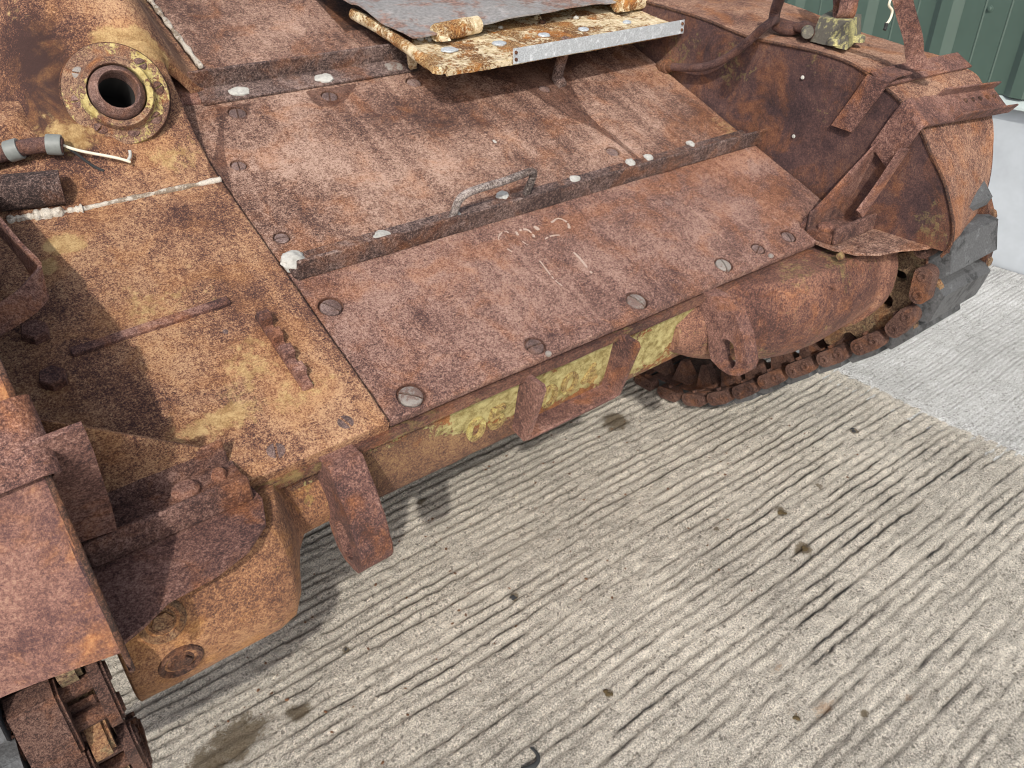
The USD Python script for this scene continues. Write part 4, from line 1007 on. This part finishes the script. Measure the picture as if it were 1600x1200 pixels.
# lever bar on the left, flat tongue, brackets
obj('lever_bar', rough(tube(spline([K(552, 22, .012), K(575, 34, .010), K(620, 62, .004), K(655, 88, -.004), K(672, 100, -.008)], 20), .0165, 12), .012, .002, 40, 143), M_hatch, hatch, smooth=40)
obj('lever_tongue', rough(prism([kxy(*p, -.004) for p in ((642, 66), (662, 62), (704, 108), (690, 112), (676, 110), (648, 84))], .018, KF @ frame([0, 0, -.012], [1, 0, 0], [0, 1, 0], [0, 0, 1]), b=.003), .012, .002, 30, 144), M_hatch, hatch, smooth=40)
q0 = G(646, 108, .02); q1 = K(646, 80, -.01)
obj('hood_leg', rough(hull([q + EX * a + GS_ * b for q, w2 in ((q0, .010), (q1, .018)) for a in (-w2, w2) for b in (0, .012)]), .012, .001, 30, 145), M_hatch, hatch, smooth=40)
q0 = G(868, 126, .0); q1 = L(*xs(868, 126), KH - .01)
post = np.vstack([np.linspace(q1, q1 * .25 + q0 * .75, 6), [q0 + GN * .012 - GS_ * .004, q0 + GN * .006 - GS_ * .02, q0 + GN * .005 - GS_ * .035]])
obj('hood_post', rough(tube(post, .017, 12, taper=[1, 1, 1, 1, 1, 1, 1.1, 1.1, .9]), .01, .001, 40, 146), M_bar, hatch, smooth=40)
for (ua, va, ub, vb, r) in ((672, 50, 737, 37, .024), (955, 6, 1008, -3, .026)):
    a_, b_ = K(ua, va, .026) - KS * .03 + KN * .006, K(ub, vb, .026) - KS * .03 + KN * .006; d_ = b_ - a_; ln_ = np.linalg.norm(d_); fr = frame(a_, *basis(d_, (0, 0, 1)))
    hb = obj('hinge_barrel', rough(lathe([(r * .35, -.004), (r * .9, -.004), (r, .004), (r, ln_ * .36), (r * .93, ln_ * .37), (r * .93, ln_ * .41), (r * 1.02, ln_ * .42), (r * 1.02, ln_ * .78), (r * .94, ln_ * .80), (r, ln_ * .82), (r * .97, ln_), (r * .4, ln_), (r * .35, -.004)], fr, 24), .011, .0016, 40, 147), M_hatch, hatch, smooth=35)
    obj('hinge_leg', rough(hull([a_ + EX * x + KS * y + KN * z for x in (-.004, .028) for y, z in ((-.035, -.014), (.03, -.014), (-.012, .006), (.02, .006))]), .012, .0012, 40, 148), M_hatch, hatch, smooth=35)
for i, (u, v, r) in enumerate(((657, 62, .010), (667, 59, .010), (671, 61, .007))):
    obj('paint_lump', T(trimesh.creation.icosphere(2, r), frame(K(u, v, .006), EX, KS, KN)), M_grease, hatch, smooth=True)
for (u, v, m_, r) in ((782, 43, M_grease, .008), (840, 28, M_hatch, .014), (848, 35, M_dark, .012), (900, 28, M_grease, .010), (850, 55, M_zinc, .020), (912, 46, M_zinc, .019), (780, 68, M_zinc, .022), (980, 35, M_zinc, .016), (1032, 25, M_zinc, .018), (702, 78, M_zinc, .026)):
    t = trimesh.creation.icosphere(2, 1.0); t.vertices = t.vertices * np.array([r, r * .8, .006 if m_ is M_zinc else r * .7]) * (1 + .5 * (meshkit.fbm(t.vertices * 2 + u, 2, 3) - .5)[:, None])
    obj('hood_screw' if m_ is M_zinc else 'paint_lump', T(t, frame(K(u, v, .002), EX, KS, KN)), m_, hatch, smooth=True)
# warped grey sheet lying over the hinges
tl, tr_, bl_, br_ = K(549, 5, .05), K(1010, -70, .05), K(643, 58, .034), K(1000, -6, .045)
gr = np.zeros((36, 22, 3))
for i in range(36):
    for j in range(22):
        a, b = i / 35, j / 21
        p = (tl * (1 - a) + tr_ * a) * (1 - b) + (bl_ * (1 - a) + br_ * a) * b
        gr[i, j] = p
ww = (meshkit.fbm(gr * np.array([7, 9, 7]), 3, 151) - .5)
gr += KN * (ww * .028)[..., None]
fa = np.linspace(0, 1, 36)
gr[:, -1] += KS * (.012 * (meshkit.noise(np.c_[fa * 9, fa * 0, fa * 0], 4) - .6))[:, None]
gr[:, -2] += KS * (.006 * (meshkit.noise(np.c_[fa * 9, fa * 0, fa * 0], 4) - .6))[:, None]
big = [gr[:, :1] + KS * .25 * (1 - t) for t in (0, .5)]
gr2 = np.concatenate([gr[:, :1] + KS * .30 + EX * .0, gr[:, :1] + KS * .15, gr], 1)
obj('cover_sheet', sheet(gr2, .0035, -KN), M_flap, hatch, smooth=50, label='warped grey sheet metal cover lying on the hatch hood')
# dark well behind the hood
obj('hatch_well', prism([(1.15, 1.30), (1.66, 1.30), (2.1, 1.45), (2.1, 2.3), (1.15, 2.3)], .02, GF @ frame([0, 0, -.10], [1, 0, 0], [0, 1, 0], [0, 0, 1])), M_black, tank, smooth=False)

# lamp mount, hose, strap on the right fender --------------------------------------------------------------------------------------------
zt = 1.452
def TP_(u, v, h=0.0): return PZ(u, v, zt + h)
b0 = TP_(1268, 66); kx = mpp(b0)
e_y = np.array([.75, -.66, 0]); e_x = np.array([.66, .75, 0])
mb = [TP_(1266, 65), TP_(1322, 78), TP_(1345, 60), TP_(1292, 48)]
mtop = [p * np.array([1, 1, 0]) + np.array([0, 0, zt + .062]) for p in mb]
cen = sum(mb) / 4
mtop = [cen * np.array([1, 1, 0]) + (p - cen) * np.array([.82, .82, 0]) + np.array([0, 0, zt + .066]) for p in mb]
mount = obj('lamp_mount', rough(hull(mb + mtop), .01, .0015, 40, 161), M_primer, FR, smooth=35, label='grey lamp mount block with flaking yellow paint on the right fender')
for (u, v) in ((1306, 70), (1337, 65)):
    p = TP_(u, v, .004); th_ = lathe([(.009, 0), (.009, .016), (.014, .018), (.022, .017), (.024, .012), (.024, 0), (.009, 0)], frame(p, EX, [0, 1, 0], [0, 0, 1]), 24)
    obj('mount_foot', rough(th_, .008, .001, 60, 162), M_primer, mount, smooth=35)
    obj('foot_hole', lathe([(0, .006), (.0088, .006), (.0088, .001), (0, .001)], frame(p, EX, [0, 1, 0], [0, 0, 1]), 20), M_dark, mount, smooth=False)
pt = cen * np.array([1, 1, 0]) + np.array([0, 0, zt + .066])
obj('yellow_plug', rough(cbox(-.018, .018, -.015, .015, 0, .05, .010).apply_transform(frame(pt - e_x * .005, e_x, e_y, [0, 0, 1])), .008, .002, 60, 163), M_yplug, mount, smooth=40)
obj('grey_disc', lathe([(0, .018), (.028, .018), (.032, .012), (.032, 0), (0, 0)], frame(pt + e_x * .035 + e_y * .02, EX, [0, 1, 0], [0, 0, 1]), 28), M_sleeve, mount, smooth=35)
def fork(o, r, w, hgt, phase=0.0):
    an = np.linspace(-200, 20, 26); pts = [o + e_x * r * math.cos(math.radians(a)) + np.array([0, 0, r + r * math.sin(math.radians(a)) * 1.1]) for a in an]
    pts = [pts[0] + np.array([0, 0, hgt])] + pts + [pts[-1] + np.array([0, 0, hgt])]
    nr = []
    P = np.array(pts); tg = np.gradient(P, axis=0); tg /= np.linalg.norm(tg, axis=1, keepdims=True)
    return ribbon(P, e_y * 1.0, w, .005, np.cross(tg, e_y))
obj('lamp_fork', rough(fork(pt - e_x * .04 - e_y * .005, .030, .05, .16), .012, .0008, 30, 164), M_bracket, mount, smooth=40)
obj('lamp_fork', rough(fork(pt + e_x * .04 + e_y * .018 + np.array([0, 0, .018]), .036, .055, .16), .012, .0008, 30, 165), M_bracket, mount, smooth=40)
# hose from the glacis fitting up to the mount
hs = spline([PX(1045, 104, XR - .03), PX(1075, 106, XR - .04), PX(1110, 102, XR - .045), PX(1145, 84, XR - .045), PX(1172, 62, XR - .04), PX(1195, 42, XR - .02), TP_(1222, 36, .035), TP_(1245, 42, .03), TP_(1264, 50, .028)], 60)
hose = obj('lamp_hose', rough(tube(hs, .0125, 12), .01, .0006, 50, 166), M_cable, FR, smooth=True)
d0 = hs[0] - hs[4]; d0 /= np.linalg.norm(d0)
obj('hose_fitting', lathe([(0, -.01), (.014, -.01), (.016, .0), (.016, .012), (.022, .013), (.024, .022), (.019, .026), (.023, .03), (.025, .038), (.018, .042), (.016, .06), (0, .06)], frame(hs[1], *basis(d0)), 18), M_dark, hose, smooth=30)
h2 = spline([TP_(1222, -40, .20), TP_(1217, 0, .10), TP_(1210, 26, .05), TP_(1214, 40, .03), TP_(1228, 46, .022), TP_(1246, 45, .02), TP_(1264, 52, .024)], 50)
obj('braided_hose', rough(tube(h2, .0165, 12), .008, .0016, 110, 167), M_cable, FR, smooth=True)
obj('hose_gland', lathe([(0, 0), (.015, 0), (.018, .01), (.018, .03), (0, .03)], frame(TP_(1262, 52, .026), *basis(e_x * .9 + e_y * .2)), 16), M_primer, mount, smooth=35)
# upright strap
zs = 1.425
foot = PZ(1432, 104, zs); pk = mpp(foot)
s_pts = [foot + np.array([.03, -.06, -.004]), foot + np.array([.008, -.012, .004]), foot + np.array([0, 0, .012]), PY(1428, 72, foot[1] + .006), PY(1418, 30, foot[1] + .016), PY(1408, -10, foot[1] + .024), PY(1396, -70, foot[1] + .036)]
sp = spline(s_pts, 40); wv = RM.T @ np.array([1, .1, 0.0]); tg = np.gradient(sp, axis=0); tg /= np.linalg.norm(tg, axis=1, keepdims=True)
wv = wv - tg * (tg @ wv)[:, None]; wv /= np.linalg.norm(wv, axis=1, keepdims=True)
obj('upright_strap', rough(ribbon(sp, wv, 26 * pk, .006, np.cross(tg, wv)), .01, .0008, 40, 168), M_bracket, FR, smooth=40)
wp = np.array([PY(u, v, foot[1] + .15) for u, v in ((1398, -60), (1394, -6), (1389, 8), (1394, 17), (1391, 29), (1385, 37))])
hw = obj('hanging_wire', tube(spline(wp, 30), .0036, 8), M_wire, FR, smooth=True)
obj('wire_end', tube(spline(np.array([PY(u, v, foot[1] + .15) for u, v in ((1385, 36), (1384, 42), (1382, 47))]), 8), .005, 8), M_rubber_side, hw, smooth=True)

# chalk strokes left on the lower plate
def chalk(px, w=.0026):
    p = np.array([L(*xs(u, v), .0018) for u, v in px]); p = spline(p, 14) if len(p) > 2 else np.linspace(p[0], p[1], 14)
    t = np.gradient(p, axis=0); t /= np.linalg.norm(t, axis=1, keepdims=True); wd = np.cross(GN, t)
    jw = w * .8 * (.25 + 1.1 * meshkit.noise(p * 90, 3))
    segs = []
    for i in range(13):
        if meshkit.noise(p[i:i + 1] * 140, 9)[0] < .36: continue
        segs.append(hull([p[i] - wd[i] * jw[i], p[i] + wd[i] * jw[i], p[i + 1] - wd[i + 1] * jw[i + 1], p[i + 1] + wd[i + 1] * jw[i + 1], p[i] - GN * .004, p[i + 1] - GN * .004]))
    if segs: obj('chalk_stroke', cat(*segs), M_chalk, tank, smooth=False)
chalk([(780, 376), (783, 365), (790, 362), (796, 367)]); chalk([(809, 368), (808, 362), (814, 360), (821, 359), (829, 363), (834, 371)], .004)
chalk([(833, 354), (838, 357), (841, 360)], .006); chalk([(861, 348), (866, 345), (871, 342), (880, 344), (887, 350), (889, 357)], .0045)
chalk([(852, 374), (862, 369), (874, 368)]); chalk([(896, 395), (908, 407), (919, 421), (930, 433)], .0045); chalk([(843, 408), (853, 421), (866, 437), (878, 447)], .002)
chalk([(790, 388), (800, 394)], .002); chalk([(816, 378), (824, 383)], .002)
grease(773, 221, .001, .004, .007, .002, M_grease, 'bird_dropping', 41)

# ------------------------------------------------------------------ litter lying on the concrete
def clod(u, v, r, mat, label, cat_, name, flat=.5, seed=1, n=7):
    c = PZ(u, v, 0); rg = np.random.default_rng(seed); ms_ = []
    for i in range(n):
        t = trimesh.creation.icosphere(2, 1.0)
        t.vertices = t.vertices * (1 + (meshkit.fbm(t.vertices * 1.6 + i * 3 + seed, 3, seed) - .5)[:, None] * 1.1)
        s = r * rg.uniform(.25, .6); t.vertices = t.vertices * np.array([s, s * rg.uniform(.5, 1), s * flat])
        a = rg.uniform(0, 2 * np.pi); d = r * .7 * math.sqrt(rg.uniform(0, 1)) * (i > 0)
        t.apply_translation([c[0] + d * math.cos(a), c[1] + d * math.sin(a), s * flat * .45]); ms_.append(t)
    return obj(name, cat(*ms_), mat, smooth=True, label=label, cat=cat_)
M_clod = plain('brown_clod', (.075, .052, .022), .95, .5, 200, 1.0)
M_clod2 = plain('dark_clod', (.025, .026, .028), .9, .5, 200, 1.0)
clod(1222, 800, .018, M_clod, 'brown crumb of mud on the open grooved concrete right of centre', 'mud clod', 'mud_clod', .5, 3)
clod(1258, 858, .012, M_clod, 'low smear of dried mud below the brown mud crumb', 'mud smear', 'mud_smear', .15, 4)
clod(950, 1085, .014, M_clod, 'mossy yellow green crumb near the bottom of the concrete', 'moss clod', 'moss_clod', .5, 5)
clod(1332, 673, .016, M_clod2, 'black scrap lying just below the right hand track', 'rubber scrap', 'rubber_scrap', .4, 6)
clod(1333, 672 - 42, .009, M_clod2, 'small dark chip between the track and the black scrap', 'stone chip', 'stone_chip', .5, 7, 3)
clod(803, 933, .015, M_clod2, 'dark crumb of dirt alone below the middle of the nose', 'dirt crumb', 'dirt_crumb', .45, 8, 5)
clod(1241, 1122, .012, M_clod, 'rusty brown crumb beside the orange speckles on the slab', 'rust flake', 'rust_flake', .5, 9, 4)
clod(540, 1014, .007, M_clod2, 'tiny black crumb between the left housing and the oil stain', 'dirt crumb', 'dirt_crumb', .5, 10, 2)
cs = spline([PZ(u, v, .008) for u, v in ((829, 1168), (836, 1174), (841, 1184), (838, 1193), (828, 1200), (815, 1204))], 24)
obj('curved_scrap', tube(cs, .0075, 10, taper=np.clip(np.linspace(.35, 1.3, 24), 0, 1)), M_rubber_side, smooth=True, label='curved black rubber scrap at the bottom edge of the concrete', cat='rubber scrap')
# fine grit: nobody could count it
gm = []
rg = np.random.default_rng(5)
ico = trimesh.creation.icosphere(0, 1.0)
for i in range(900):
    x, y = rg.uniform(.0, 2.85), rg.uniform(.1, 2.2)
    s = rg.uniform(.0012, .0036) * (1 if rg.uniform() < .93 else 1.7)
    t = ico.copy(); t.vertices = t.vertices * rg.uniform(.6, 1.2, 3) * s; t.apply_translation([x, y, s * .4]); gm.append(t)
obj('grit', cat(*gm), plain('grit_stone', (.33, .29, .24), .9, .6, 45, .3), smooth=False, kind='stuff', label='fine loose grit scattered over the grooved concrete')

fm = []
for i in range(260):
    x, y = rg.uniform(.1, 2.5), rg.normal(1.55, .35)
    w_ = rg.uniform(.002, .007); a = rg.uniform(0, 6.28)
    t = trimesh.creation.icosphere(0, 1.0); t.vertices = t.vertices * np.array([w_, w_ * rg.uniform(.4, .9), w_ * .3]); t.apply_transform(trimesh.transformations.rotation_matrix(a, [0, 0, 1])); t.apply_translation([x, y, .001 + w_ * .2]); fm.append(t)
obj('rust_flakes', cat(*fm), plain('rust_flake', (.13, .065, .035), .95, .6, 60, .3), smooth=False, kind='stuff', label='small rust flakes fallen on the concrete under the nose')
